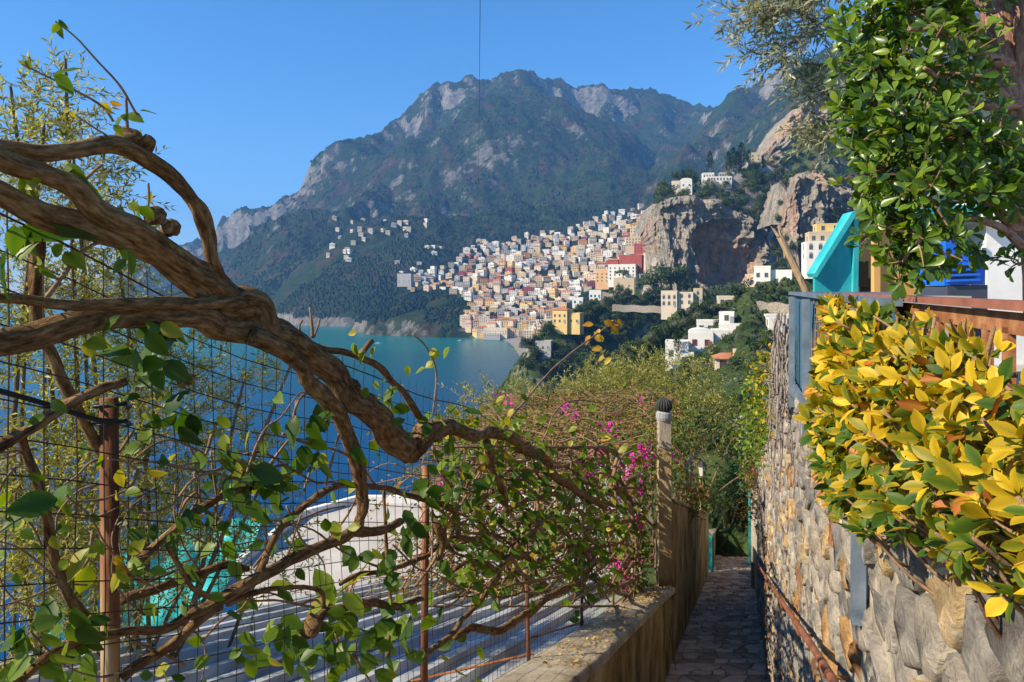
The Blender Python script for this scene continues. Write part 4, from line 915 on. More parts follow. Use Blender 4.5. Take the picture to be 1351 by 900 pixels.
for pt, poly in zip(pts, cells):
    if poly is None: continue
    Yp = pt[0] * S2Y + .0; zz = pt[1] + float(zline(pt[0])) - .1
    top = float(rtop_z(Yp)) - .02
    if zz > top - .05 or (Yp < 6 and zz < -.62 * max(Yp, .3) - .45) or Yp < .45: continue
    ST_.append((Yp, pt, poly, top))
ST_.sort(key=lambda q: q[0]); rest = MB()
for i, (Yp, pt, poly, top) in enumerate(ST_):
    proud = r.uniform(.004, .03); v, f = stone_verts(poly, pt, r.uniform(.003, .012), proud, r, .004)
    v[:, 2] += ((v[:, :2] - pt) @ r.normal(0, .06, 2)) * (v[:, 2] > 0)
    Yv = v[:, 0] * S2Y; zz = np.minimum(v[:, 1] + zline(np.full(len(v), pt[0])) - .1, top)
    w_ = np.c_[XR(Yv), Yv, zz] + NO * v[:, 2:3]
    t = float(np.clip(r.beta(1.6, 1.9), 0, .98)) if r.random() > .08 else r.uniform(.8, .95)
    if i < 300: g = MB(); g.add(w_ + inv, f, 0, t); g.build('stone', M_STONE, sw, smooth=True, loc=w_[-1] + inv)
    else: rest.add(w_ + inv, f, 0, t)
kind(rest.build('stones', M_STONE, sw, smooth=True), 'stuff')
# rusty handrail on the wall
M_RUST = mat('rust', [(.3, (.13, .045, .02)), (.5, (.30, .12, .05)), (.7, (.46, .24, .10))], 12, .85, .5, 60, None, .3, .2, .004, 8)
M_RUSTRAIL = mat('rust_brown_rail', [(.3, (.15, .048, .025)), (.7, (.33, .13, .065))], 14, .6, .4, 50, None, .4, .2, .004)
e = empty('handrail', (XR(8), 8, float(path_z(8)))); ev = np.array((XR(8), 8, float(path_z(8))))
def RP(px, py): Y = .27 / ((px - CXP) / FPX - K); return P(px, py, Y)
rail = spline([RP(1180, 1010), RP(1135, 955), RP(1100, 900), RP(1075, 858), RP(1040, 806), RP(1020, 776), RP(1006, 754), RP(997, 738)], n=7)
g = MB(); g.tube(rail - ev, .014, 10, knob=.06); g.build('rail', M_RUSTRAIL, e, smooth=True)
for i in range(2, len(rail), 6):
    p = rail[i] - ev; g = MB(); g.tube([p + np.array((0, 0, -.015)), p + np.array((.02, 0, -.07)), p + np.array((.13, 0, -.08))], .008, 6); g.build('bracket', M_RUST, e)
tag(e, 'rusty brown metal handrail fixed along the stone wall', 'handrail')

# ---- right: slate-blue board fence on the wall, rusty railing, terrace behind
M_BLUE = mat('slate_blue_boards', [(.3, (.022, .075, .12)), (.6, (.04, .115, .175)), (.75, (.08, .16, .21))], 5, .6, .3, 25, (1, 1, .12), .4, 0, .004)
M_STEEL = mat('blue_grey_steel', [(.3, (.10, .14, .19)), (.7, (.20, .25, .31))], 8, .5, .2, None, None, .5, .3)
M_TERR = plain('terrace_concrete', (.36, .33, .29), .9)
g = MB(); g.prism([(XR(-1) + .5, -1), (XR(-1) + 7, -1), (XR(9) + 7, 9), (XR(7.2) + .5, 7.2)], -4.5, -.74); kind(g.build('terrace', M_TERR), 'structure')
bf = empty('board_fence', (XR(3), 3, -.70)); bo = np.array((XR(3), 3, -.70)); tag(bf, 'slate-blue vertical board fence on top of the stone wall, half hidden by the yellow hedge', 'fence')
FX = .03
for i, Y in enumerate(np.arange(1.9, 5.16, .098)):
    a = np.array((XR(Y) + FX, Y, 0)); h0, h1 = -.69, -.055 + random.uniform(-.002, .002)
    g = MB(); g.box((0, 0, (h0 + h1) / 2), (.022, .09, h1 - h0), -math.atan(K)); g.build('board', M_BLUE, bf).location = a - bo + np.array((0, 0, .0))
for k in range(7):                                             # return across the end
    a = np.array((XR(5.24) + FX + .03 + .098 * k, 5.24, 0)); g = MB(); g.box((0, 0, -.37), (.09, .022, .63)); g.build('board', M_BLUE, bf).location = a - bo
g = MB(); g.bar(np.array((XR(1.9) + FX, 1.9, -.04)) - bo, np.array((XR(5.26) + FX, 5.26, -.04)) - bo, .075, .022); g.bar(np.array((XR(5.26) + FX, 5.26, -.041)) - bo, np.array((XR(5.26) + FX + .75, 5.26, -.041)) - bo, .075, .02); g.build('top_rail', M_STEEL, bf)
g = MB(); g.bar(np.array((XR(1.7) - .012, 1.7, -.672)) - bo, np.array((XR(5.2) - .012, 5.2, -.672)) - bo, .02, .05); g.build('bottom_rail', M_STEEL, bf)
for Y, z0 in ((2.66, -.83), (2.0, -.98), (3.6, -.80), (4.6, -.80)):
    a = np.array((XR(Y) - .035, Y, 0)); g = MB(); g.box((0, 0, (z0 - .06) / 2), (.035, .045, abs(z0) - .06), -math.atan(K)); g.build('post', M_STEEL, bf).location = a - bo
rr_ = empty('rusty_railing', (XR(1.2) + .1, 1.2, -.72)); ro = np.array((XR(1.2) + .1, 1.2, -.72)); tag(rr_, 'rusty railing with flat bars and brown top rail above the yellow hedge', 'railing')
M_TOPRAIL = mat('brown_top_rail', [(.3, (.20, .075, .05)), (.7, (.33, .13, .085))], 10, .55, .2, 40)
OX = .10
g = MB(); g.bar(np.array((XR(-.3) + OX, -.3, -.030)) - ro, np.array((XR(3.0) + OX, 3.0, -.030)) - ro, .05, .016); g.build('top_rail', M_TOPRAIL, rr_)
g = MB(); g.bar(np.array((XR(-.3) + OX, -.3, -.062)) - ro, np.array((XR(3.0) + OX, 3.0, -.062)) - ro, .012, .038); g.build('upper_bar', M_RUST, rr_)
g = MB(); g.bar(np.array((XR(-.3) + OX, -.3, -.62)) - ro, np.array((XR(3.0) + OX, 3.0, -.62)) - ro, .012, .04); g.build('lower_bar', M_RUST, rr_)
bm_ = MB(); bm_.box((0, 0, -.34), (.012, .032, .54), -math.atan(K)); bmesh_ = bm_.mesh('baluster', [M_RUST])
for Y in np.arange(-.25, 2.95, .105): link('baluster', bmesh_, rr_, np.array((XR(Y) + OX, Y, 0)) - ro)

# shed, pole, blue unit, white house on the terrace
M_TEAL = mat('turquoise_board', [(.3, (.012, .22, .26)), (.5, (.02, .33, .37)), (.72, (.07, .44, .46))], 3.5, .6, .25, 14, (1, 1, .5), .3, 0, .01)
M_OCHRE = mat('ochre_wood', [(.3, (.42, .20, .055)), (.7, (.62, .34, .11))], 4, .6, .2, 20, (1, 1, .1))
M_INNER = plain('brown_interior', (.12, .085, .06), .9)
YS_ = 6.5
def W(px, py, Y): return P(px, py, Y)
sb = P(1100, 480, YS_); sb[2] = -.74; sh_ = empty('garden_shed', sb); tag(sh_, 'turquoise lean-to shed with sloping side and ochre door on the terrace', 'shed')
def slab(name, poly2, y0, y1, m_, par=sh_, off=sb):
    g = MB(); n_ = len(poly2); v = [(x, y0, z) for x, z in poly2] + [(x, y1, z) for x, z in poly2]
    g.add(np.array(v) - off, [tuple(range(n_)), tuple(range(2 * n_ - 1, n_ - 1, -1))] + [(i, i + n_, (i + 1) % n_ + n_, (i + 1) % n_) for i in range(n_)]); return g.build(name, m_, par)
def xz(px, py, Y=YS_): p = P(px, py, Y); return (p[0], p[2])
slab('side_panel', [(xz(1075, 0)[0], -.74), (xz(1121, 0)[0], -.74), xz(1124, 291), xz(1120, 292), xz(1075, 367)], 6.5, 6.54, M_TEAL)
slab('corner_post', [(xz(1121.5, 0)[0], -.74), (xz(1128, 0)[0], -.74), xz(1131, 284), xz(1124.5, 284)], 6.46, 6.56, M_TEAL)
slab('roof_edge', [xz(1073, 366), xz(1125, 284), xz(1125, 279), xz(1119, 281), xz(1070, 361)], 6.42, 6.6, M_TEAL)
slab('fascia', [xz(1125.5, 279), xz(1250, 279), xz(1250, 287), xz(1125.5, 287)], 6.42, 6.5, M_TEAL)
slab('roof', [xz(1134, 279, 7.05), xz(1250, 279, 7.05), xz(1250, 287, 7.05), xz(1134, 287, 7.05)], 6.51, 7.05, M_TEAL)
slab('back_wall', [(xz(1131, 0, 7.0)[0], -.74), (xz(1262, 0, 7.0)[0], -.74), xz(1262, 288, 7.0), xz(1131, 288, 7.0)], 7.0, 7.04, M_INNER)
dr = slab('door', [(xz(1152, 0)[0], -.72), (xz(1226, 0)[0], -.72), xz(1226, 300), xz(1152, 300)], 6.5, 6.55, M_OCHRE)
slab('door_board', [(xz(1149, 0)[0], -.72), (xz(1157, 0)[0], -.72), xz(1157, 296), xz(1149, 296)], 6.44, 6.497, M_OCHRE, dr)
slab('grey_panel', [(xz(1227, 0)[0], -.74), (xz(1238, 0)[0], -.74), xz(1238, 290), xz(1227, 290)], 6.5, 6.54, M_FRAME_G)
slab('post', [(xz(1239, 0)[0], -.74), (xz(1246, 0)[0], -.74), xz(1246, 288), xz(1239, 288)], 6.44, 6.54, M_TEAL)
# dark chair inside the opening
cp = P(1137, 400, 6.78); cp[2] = -.74; ch = empty('bar_stool', cp); M_BLACK = plain('black_metal', (.02, .02, .02), .5)
g = MB(); g.box((0, 0, .62), (.28, .28, .04)); g.build('seat', M_BLACK, ch); g = MB(); g.box((0, .13, .88), (.26, .02, .26)); g.build('backrest', M_BLACK, ch)
for x in (-.12, .12):
    for y in (-.12, .12): g = MB(); g.tube([(x * 1.15, y * 1.15, 0), (x, y, .6)], .012, 6); g.build('leg', M_BLACK, ch)
tag(ch, 'dark stool standing in the shadow inside the turquoise shed', 'stool')
M_POLE = mat('bleached_wood', [(.3, (.26, .16, .08)), (.7, (.50, .36, .21))], 6, .8, .4, 25, (1, 1, .2))
g = MB(); a, b_ = P(1082, 430, 5.7), P(1029, 312, 5.7); g.tube(spline([a, a * .5 + b_ * .5 + np.array((.01, 0, 0)), b_], n=6), np.linspace(.03, .026, 13), 8, knob=.12)
for k in range(7): q = b_ + np.array(((k - 3) * .009, random.uniform(-.02, .02), 0)); g.tube([q, q + np.array(((k - 3) * .012 - .02, 0, random.uniform(.03, .10)))], [.009, .003], 4)
tag(g.build('wooden_pole', M_POLE, loc=a), 'leaning bleached wooden pole with splintered top behind the blue fence', 'pole')
M_BLUEP = plain('bright_blue_plastic', (.012, .12, .62), .35, .12); M_DKP = plain('dark_blue_grey_plastic', (.045, .055, .08), .5)
bb = P(1277, 400, 5.2); bb[2] = -.74; bu = empty('blue_ventilation_unit', bb); tag(bu, 'bright blue louvred plastic casing on a dark base beside the white house', 'ventilation unit')
def rx(px): return (px - CXP) / FPX * 5.2
def rz_(py): return -(py - HOR) / FPX * 5.2
slab('base', [(rx(1250), -.74), (rx(1303), -.74), (rx(1303), rz_(376)), (rx(1250), rz_(378))], 5.2, 5.6, M_DKP, bu, bb)
slab('casing', [(rx(1248), rz_(377)), (rx(1300), rz_(375)), (rx(1303), rz_(350)), (rx(1296), rz_(336)), (rx(1266), rz_(318)), (rx(1250), rz_(316))], 5.22, 5.62, M_BLUEP, bu, bb)
for k in range(4): slab('louvre', [(rx(1250), rz_(372 - k * 7)), (rx(1290), rz_(370.5 - k * 7)), (rx(1290), rz_(367.5 - k * 7)), (rx(1250), rz_(369 - k * 7))], 5.17, 5.22, M_BLUEP, bu, bb)
for k in range(3): slab('slot', [(rx(1251), rz_(368 - k * 7)), (rx(1289), rz_(366.8 - k * 7)), (rx(1289), rz_(365.2 - k * 7)), (rx(1251), rz_(366.2 - k * 7))], 5.205, 5.218, M_DKP, bu, bb)
M_WHW = mat('white_house_wall', [(.3, (.62, .61, .59)), (.7, (.80, .79, .77))], 1.5, .9, .15, 12)
g = MB(); hb = P(1400, 400, 6.6); hb[2] = -.74
g.box(np.array((P(1301, 0, 6.6)[0] + 2.0, 6.95, -.05)), (4.0, .7, 1.38)); g.add([(P(1301, 0, 6.6)[0] - .1, 6.5, .60), (P(1301, 0, 6.6)[0] + 4.1, 6.5, .60), (P(1301, 0, 6.6)[0] + 4.1, 7.4, .82), (P(1301, 0, 6.6)[0] - .1, 7.4, .82), (P(1301, 0, 6.6)[0] - .1, 6.5, .70), (P(1301, 0, 6.6)[0] + 4.1, 6.5, .70), (P(1301, 0, 6.6)[0] + 4.1, 7.4, .92), (P(1301, 0, 6.6)[0] - .1, 7.4, .92)], [(0, 3, 2, 1), (4, 5, 6, 7), (0, 1, 5, 4), (1, 2, 6, 5), (2, 3, 7, 6), (3, 0, 4, 7)])
tag(g.build('white_outbuilding', M_WHW, loc=hb), 'plain white outbuilding behind the rusty railing', 'house')
g = MB(); cb = P(1232, 390, 5.0); g.box((cb[0], 5.1, -.40), (.52, .25, .68)); tag(g.build('concrete_block', M_CONC, loc=(cb[0], 5.1, -.74)), 'weathered concrete block in front of the ochre shed door', 'block')

# ---- left: low garden wall with broad cap, taller wall beyond, round-topped chimney post
def wall_run(name, Y0, Y1, topf, width, label, m_, mcap, over=.03, seed=0, n_=60, cap_h=.07):
    e = empty(name, (XL(Y0), Y0, float(path_z(Y0)))); eo = np.array((XL(Y0), Y0, float(path_z(Y0)))); g = MB(); YS = np.linspace(Y0, Y1, n_); nz2 = 12; vv = []
    for Y in YS:
        zt = float(topf(Y)) - cap_h; zb = min(float(path_z(Y)), zt) - .7
        for k in range(nz2): zz = zb + (zt - zb) * k / (nz2 - 1); vv.append((XL(Y) + .03 * float(fbm(np.array([Y * 2.1 + seed]), np.array([zz * 2.6]), 4, seed)[0]) - .01, Y, zz))
        for k in range(nz2 - 1, -1, -1): vv.append((XL(Y) - width, Y, zb + (zt - zb) * k / (nz2 - 1)))
    n2 = 2 * nz2; v = np.array(vv) - eo; f = [tuple(q) for q in grid_faces(n_, n2)] + [tuple(range(n2)), tuple(range((n_ - 1) * n2 + n2 - 1, (n_ - 1) * n2 - 1, -1))]
    g.add(v, f); g.build('wall_body', m_, e, smooth=False)
    g = MB(); vv = []; sec = [(over, 0.0), (over + .005, .5), (over - .015, .92), (over - .05, 1.0)]; m2 = 10
    for Y in YS:
        zt = float(topf(Y)); row = [(over, -cap_h), (over + .004, -.02), (over - .012, -.003)] + [(over - .03 - (width + 2 * over - .06) * q, .008 * math.sin(q * 3)) for q in np.linspace(0, 1, m2)] + [(-width - over, -.01), (-width - over, -cap_h)]
        for (dx, dz) in row: vv.append((XL(Y) + dx + .012 * float(fbm(np.array([Y * 3 + seed]), np.array([dx * 3]), 3, 7)[0]), Y, zt + dz + .014 * float(fbm(np.array([Y * 5.0]), np.array([dx * 9]), 3, seed + 3)[0])))
    k_ = m2 + 5; f = [tuple(q) for q in grid_faces(n_, k_)] + [tuple(range(k_)), tuple(range(n_ * k_ - 1, (n_ - 1) * k_ - 1, -1))] + [((i + 1) * k_, i * k_, i * k_ + k_ - 1, (i + 1) * k_ + k_ - 1) for i in range(n_ - 1)]
    g.add(np.array(vv) - eo, f); g.build('cap', mcap, e, smooth=True)
    return tag(e, label, 'wall')
wall_run('garden_wall', -.6, 9.62, cap_z, .40, 'low stained garden wall with broad cap under the wire fence', M_PLASTER, M_CAP, seed=1)
wall_run('plastered_wall', 9.72, 20.4, lambda Y: -3.10 - .351 * (Y - 10), .26, 'tall brown plastered wall along the lane beyond the chimney post', M_PLASTER, M_PLASTER, .01, 2, 60, .05)
wall_run('parapet_wall', 21.4, 27.0, lambda Y: float(path_z(Y)) + 1.0, .3, 'low plastered wall beyond the turquoise gate', M_PLASTER, M_CAP, .02, 3, 30, .05)
cp = np.array((XL(9.62) - .13, 9.62, 0)); tz = -1.74
e = empty('chimney_post', (cp[0], cp[1], -5.2)); eo = np.array((cp[0], cp[1], -5.2))
M_PALE = mat('pale_plaster', [(.3, (.22, .185, .14)), (.7, (.44, .37, .28))], 5, .9, .4, 25, (1, 1, .4))
g = MB(); g.box(cp + np.array((0, 0, (-2.25 - 5.2) / 2)), (.18, .18, 2.95), 0, taper=.94); g.v[0] = g.v[0] - eo; g.build('shaft', M_PLASTER, e)
g = MB(); g.box(cp + np.array((0, 0, -2.0)), (.165, .165, .5)); g.v[0] = g.v[0] - eo; g.build('upper_shaft', M_PALE, e)
g = MB(); g.tube([cp - eo + np.array((0, 0, z)) for z in (-1.86, -1.82, -1.76, -1.735)], [.105, .115, .11, .085], 18); g.build('collar', M_FRAME_G, e, smooth=False)
g = MB(); na, nb_ = 48, 8; v = []
for j in range(nb_ + 1):
    ph = -.5 + (j / nb_) * (math.pi / 2 + .5)
    for i in range(na):
        a = i * 2 * math.pi / na; k = .105 * math.cos(ph) * (1 + .10 * (1 if (i % 3) else -1)); v.append(np.array((math.cos(a) * k, math.sin(a) * k, .115 * math.sin(ph) - 1.665)) + cp - eo)
g.add(v, [(j * na + i, j * na + (i + 1) % na, (j + 1) * na + (i + 1) % na, (j + 1) * na + i) for j in range(nb_) for i in range(na)]); g.build('ribbed_cap', plain('dark_iron', (.035, .033, .032), .7), e)
tag(e, 'slim plastered chimney post with dark ribbed dome cap at the end of the low wall', 'chimney')
# gate, lantern and pipes further down
gp = np.array((XL(20.9), 20.9, float(path_z(20.9)))); e = empty('metal_gate', gp); M_GATE = plain('teal_gate_paint', (.02, .24, .24), .5)
for k in range(7): g = MB(); g.box((-.02, -.42 + k * .14, .62), (.03, .03, 1.2)); g.build('bar', M_GATE, e)
for z in (.1, 1.15): g = MB(); g.box((-.02, 0, z), (.04, .9, .04)); g.build('rail', M_GATE, e)
tag(e, 'small turquoise metal bar gate beside the lane', 'gate')
lp = P(926, 622, 16.2); e = empty('wall_lantern', lp); M_IRON = plain('wrought_iron', (.02, .02, .022), .5)
g = MB(); g.tube(spline([(-.35, .1, -.75), (-.33, .1, .1), (-.2, 0, .3), (0, 0, .27)], n=5), .018, 6); g.build('bracket', M_IRON, e)
g = MB(); g.tube([(0, 0, .26), (0, 0, .17), (0, 0, .14)], [.02, .12, .13], 6); g.build('hood', M_IRON, e); g = MB(); g.tube([(0, 0, .139), (0, 0, -.1)], [.095, .06], 6); g.build('glass', plain('lamp_glass', (.5, .48, .4), .15), e)
tag(e, 'black iron lantern on a curved bracket above the plastered wall', 'lantern')
for px, y0, y1, Y, rd, lab, m_ in [(911, 600, 692, 14.0, .025, 'thin grey pipe standing against the plastered wall', M_STEEL), (924, 630, 695, 16.5, .022, 'pale conduit rising behind the plastered wall', M_PALE), (989, 600, 745, 22.5, .045, 'turquoise pole at the lower end of the stone wall', M_GATE), (981, 650, 725, 27.5, .04, 'dark slim post at the end of the lane', M_IRON), (993, 742, 775, 17.0, .045, 'short white drain pipe at the foot of the stone wall', M_PALE)]:
    a, b_ = P(px, y1, Y), P(px, y0, Y); a[2] = min(a[2], path_z(Y)); g = MB(); g.tube([a, b_], rd, 8); tag(g.build('pipe', m_, loc=a), lab, 'pipe')
# ================================================================== wire fence, corrugated roof, terrace house, pergola
def FP(Y, z, d=0.0): return np.array((-1.35 + d + K * Y, Y, z))
fe = empty('wire_fence', FP(4, float(cap_z(4)))); fo = FP(4, float(cap_z(4))); tag(fe, 'rusty welded wire fence on iron posts carrying the gnarled vine', 'fence')
M_WIRE = mat('rusty_wire', [(.3, (.02, .013, .01)), (.7, (.075, .04, .025))], 30, .7, .0)
M_POST = mat('rusty_post', [(.30, (.05, .016, .008)), (.50, (.18, .065, .026)), (.62, (.30, .18, .09)), (.76, (.42, .33, .22))], 14, .8, .6, 60, (1, 1, .18), .3, .1, .004, 8)
for i, Y in enumerate(np.arange(1.487, 9.4, 1.4635)):
    b_ = FP(Y, float(cap_z(Y)) - .05, -.02) - fo; tl = np.array((random.uniform(-.015, .015), random.uniform(-.015, .015), 0))
    hgt = [1.19, 1.17, .62, .58, .6, .6][i]; rad = [.019, .016, .013, .013, .013, .013][i]
    g = MB(); g.tube([b_, b_ + np.array((0, 0, hgt)) + tl], rad, 14); p_ = g.build('post', M_POST, fe, smooth=True)
g = MB(); r = np.random.default_rng(2); mh = 1.42; dz = .066
def sag(Y): return .02 * np.sin(Y * 2.3) + .012 * np.sin(Y * 6.1)
for Y in np.arange(.62, 9.5, .0615):
    zs = np.linspace(0, mh, 7); d = .012 * np.sin(Y * 3 + zs * 4) + r.normal(0, .002, 7)
    g.tube([FP(Y + r.normal(0, .003) + .006 * math.sin(z * 5), float(cap_z(Y)) + .02 + z, dd + .02) - fo for z, dd in zip(zs, d)], .0014, 4, cap=False)
YW = np.arange(.55, 9.55, .16)
for k in range(int(mh / dz) + 1):
    z = k * dz + .02; g.tube([FP(Y, float(cap_z(Y)) + z + sag(Y) * (z / mh), .022 + .012 * math.sin(Y * 3 + z * 4)) - fo for Y in YW], .0014 if k < int(mh / dz) else .0022, 4, cap=False)
g.build('wire_mesh', M_WIRE, fe)
for k, (Y, X1) in enumerate([(3.05, -2.6), (4.45, -2.4), (5.9, -1.8)]):
    a = FP(Y, float(cap_z(Y)) + .03, 0); b_ = np.array((a[0] + X1, Y - .5, a[2] - .28)); g = MB(); g.tube([a - fo, b_ - fo], .008, 6); g.build('stay_rod', M_RUST, fe)
# black cable hooked round the first post
g = MB(); a = FP(1.487, -.27, .035); g.tube(spline([F(-60, 500, .03), F(0, 516, .03), F(60, 533, .035), F(120, 552, .04), F(150, 556, .05)], n=6), .0055, 6)
for z in (-.262, -.30): th = np.linspace(0, 6.2, 16); c_ = FP(1.487, z, -.02); g.tube([c_ + np.array((math.cos(t) * .034, math.sin(t) * .034, .002 * t)) for t in th], .0045, 6)
tag(g.build('black_cable', plain('black_rubber', (.012, .012, .013), .5), loc=a), 'black cable looped round the first rusty fence post', 'cable')

# corrugated roof just behind the low wall
M_CORR = mat('galvanised_sheet', [(.28, (.17, .165, .155)), (.5, (.38, .39, .385)), (.72, (.56, .57, .56))], 2.5, .65, .15, 20, (1, .25, 1), .3, 0, .005, 8)
def roof_z(Y): return -1.16 - .318 * np.asarray(Y)
ro_ = np.array((-3, 5, -4.5)); re = empty('corrugated_roof', ro_); tag(re, 'grey corrugated metal roof sloping down beside the low garden wall', 'roof')
prof = []; x = -5.35
while x < -1.5: prof += [(x, 0), (x + .17, 0), (x + .20, .055), (x + .27, .055), (x + .30, 0)]; x += .30
prof = np.array(prof); YR = np.array([.6, 3.6, 3.62, 6.9, 6.92, 10.3]); sheets = [(.3, 3.7, .012), (3.5, 6.95, .006), (6.8, 10.3, 0)]
for y0, y1, up in sheets:
    g = MB(); ys_ = np.linspace(y0, y1, 5); v = np.array([(px_ + K * Y, Y, float(roof_z(Y)) + dz_ + up) for Y in ys_ for px_, dz_ in prof]) - ro_; g.add(v, grid_faces(5, len(prof))); g.build('sheet', M_CORR, re)
g = MB(); g.bar(np.array((-1.46 + K * .3, .3, float(roof_z(.3)) + .03)) - ro_, np.array((-1.46 + K * 10.3, 10.3, float(roof_z(10.3)) + .03)) - ro_, .07, .05); g.build('edge_strip', plain('pale_green_edge', (.42, .47, .40), .6), re)
g = MB(); g.bar(np.array((-5.4 + K * .3, .3, float(roof_z(.3)) - .03)) - ro_, np.array((-5.4 + K * 10.3, 10.3, float(roof_z(10.3)) - .03)) - ro_, .05, .10); g.build('gutter', M_CORR, re)
for (xx, yy) in ((-5.2, 1.0), (-5.2, 5.4), (-5.2, 9.9), (-1.7, 9.9), (-1.7, 5.4)):
    g = MB(); q = np.array((xx + K * yy, yy, float(roof_z(yy)) - .02)); g.bar(q - ro_, np.array((q[0], q[1], float(mid_z(np.array([q[0]]), np.array([q[1]]))[0]) - .3)) - ro_, .1, .1, up=(0, 1, 0)); g.build('support_post', M_POLE, re)
# white terrace house below
M_TERW = mat('white_terrace', [(.3, (.30, .28, .25)), (.7, (.48, .45, .40))], .9, .9, .2, 10)
hb = np.array((-1.6, 13.0, -9.5)); e = empty('terrace_house', hb); tag(e, 'white flat-roofed house with bare pale terrace below the corrugated roof', 'house')
g = MB(); poly = [(-3.6, 10.7), (-4.9, 12.2), (-4.6, 14.8), (-3.6, 15.9), (2.9, 15.9), (1.9, 10.7)]; g.prism([(a - hb[0], b_ - hb[1]) for a, b_ in poly], -1.5, 4.42); g.build('wall', M_TERW, e)
g = MB(); c_ = np.mean(poly, 0); g.prism([((a - c_[0]) * 1.03 + c_[0] - hb[0], (b_ - c_[1]) * 1.03 + c_[1] - hb[1]) for a, b_ in poly], 4.424, 4.50); g.build('terrace_slab', M_TERW, e)
g = MB()
for a, b_ in zip(poly[:], poly[1:] + poly[:1]):
    if min(a[1], b_[1]) > 12: g.bar(np.array((a[0], a[1], -4.92)) - hb, np.array((b_[0], b_[1], -4.92)) - hb, .12, .16)
g.build('parapet', M_WHW, e)
g = MB()
for k in range(22): x_ = .1 + k * .12; g.box(np.array((x_, 15.6, -4.45)) - hb, (.03, .03, 1.0))
g.box(np.array((1.4, 15.6, -3.94)) - hb, (2.7, .06, .05)); g.build('railing', M_WHITE, e)
# turquoise tarpaulin
M_TARP = mat('turquoise_tarp', [(.3, (.012, .22, .21)), (.6, (.03, .34, .31)), (.75, (.12, .46, .42))], 3, .5, .3, 8, (1, 3, 1), .3)
tb = np.array((-5.6, 11.0, -5.0)); e = empty('tarpaulin_shelter', tb); nn = 26; uu, vv_ = np.meshgrid(np.linspace(0, 1, nn), np.linspace(0, 1, nn))
x_ = -7.0 + 2.2 * uu; y_ = 10.0 + 2.6 * vv_ + .7 * uu; z_ = -5.25 + .75 * vv_ + .06 * np.sin(uu * 22 + vv_ * 4) + .10 * np.sin(vv_ * 9 + uu * 5) - .25 * np.sin(uu * math.pi) * np.sin(vv_ * math.pi)
me = raw_mesh('cloth', np.stack([x_, y_, z_], -1).reshape(-1, 3) - tb, grid_faces(nn, nn), [M_TARP]); me.polygons.foreach_set('use_smooth', np.ones(len(me.polygons), bool)); link('cloth', me, e)
for (i, j) in ((0, 0), (0, nn - 1), (nn - 1, 0), (nn - 1, nn - 1)):
    q = np.array((x_[j, i], y_[j, i], z_[j, i])); g = MB(); g.tube([q - tb, np.array((q[0], q[1], float(mid_z(np.array([q[0]]), np.array([q[1]]))[0]) - .3)) - tb], .03, 6); g.build('pole', M_POLE, e)
tag(e, 'turquoise tarpaulin stretched over poles beyond the olive tree', 'tarpaulin')
# overhead cable hanging in front of the mountain
g = MB(); t = np.linspace(0, 1, 30); g.tube([P(634 - 6 * q, -80 + 580 * q**.8, 6 + 80 * q**2) for q in t], .0032, 4); tag(g.build('overhead_cable', M_IRON, loc=P(634, -80, 6)), 'thin dark overhead cable crossing the sky in front of the mountain peak', 'cable')

# ------------------------------------------------------------------ gnarled vine on the fence
M_VINE = bark_mat('vine_bark', [(.28, (.03, .014, .006)), (.42, (.12, .062, .024)), (.55, (.24, .14, .06)), (.72, (.40, .27, .14))], 85, 1.0, .012, 260)
M_TWIG = mat('twig_bark', [(.3, (.12, .065, .035)), (.7, (.30, .19, .11))], 20, .85, .4, 60)
M_KIWI = leaf_mat('vine_leaf', [(0, (.02, .055, .006)), (.35, (.06, .12, .009)), (.62, (.13, .20, .014)), (.78, (.25, .27, .02)), (.88, (.46, .33, .03)), (1, (.45, .15, .03))], .42, .48, .3)
vo = FP(2.2, float(cap_z(2.2)) + .02, .05); vn = empty('gnarled_vine', vo); tag(vn, 'old gnarled climbing vine with thick twisted stems woven through the wire fence', 'vine')
BR = []
def branch(pts, d0=.06, d1=None, wscale=.8, knob=.16, sides=12, name='branch', seed=0, sub=6):
    """pts: (px, py, thickness in photo px); d0..d1 metres in front of the fence"""
    d1 = d0 if d1 is None else d1; k = len(pts); w3 = []; rad = []
    for i, (px, py, wd) in enumerate(pts):
        p = F(px, py, d0 + (d1 - d0) * i / (k - 1)); w3.append(p); rad.append(wd * p[1] / FPX / 2 * wscale)
    q = spline(np.c_[np.array(w3), rad], n=sub); n_ = len(q); L = np.cumsum(np.r_[0, np.linalg.norm(np.diff(q[:, :3], axis=0), axis=1)])
    wob = np.stack([vnoise(L * 9 + seed, np.full(n_, s_ * 7.0 + seed), 3) - .5 for s_ in range(3)], -1) * q[:, 3:4] * .9
    g = MB(); g.tube(q[:, :3] + wob - vo, np.maximum(q[:, 3], .0012), 20 if sides == 12 else sides, knob=knob, seed=seed); o = g.build(name, M_VINE if sides > 6 else M_TWIG, vn, smooth=True); BR.append(q); return o
branch([(-90, 190, 22), (0, 194, 23), (60, 203, 25), (110, 200, 26), (165, 197, 30), (205, 217, 29), (236, 242, 27), (258, 270, 25), (270, 305, 23), (278, 338, 22), (290, 372, 22)], .10, .08, knob=.22, seed=1)
branch([(-90, 165, 34), (0, 208, 34), (40, 226, 35), (80, 245, 36), (130, 272, 38), (180, 306, 40), (230, 342, 42), (280, 378, 44), (330, 412, 46)], .10, .06, knob=.2, seed=2)
branch([(-90, 215, 40), (0, 255, 40), (60, 280, 42), (120, 298, 42), (180, 322, 40), (240, 352, 42), (300, 395, 50), (350, 425, 52), (400, 462, 46), (440, 500, 44), (470, 535, 46), (505, 568, 42), (545, 597, 34)], .06, .05, knob=.24, seed=3)
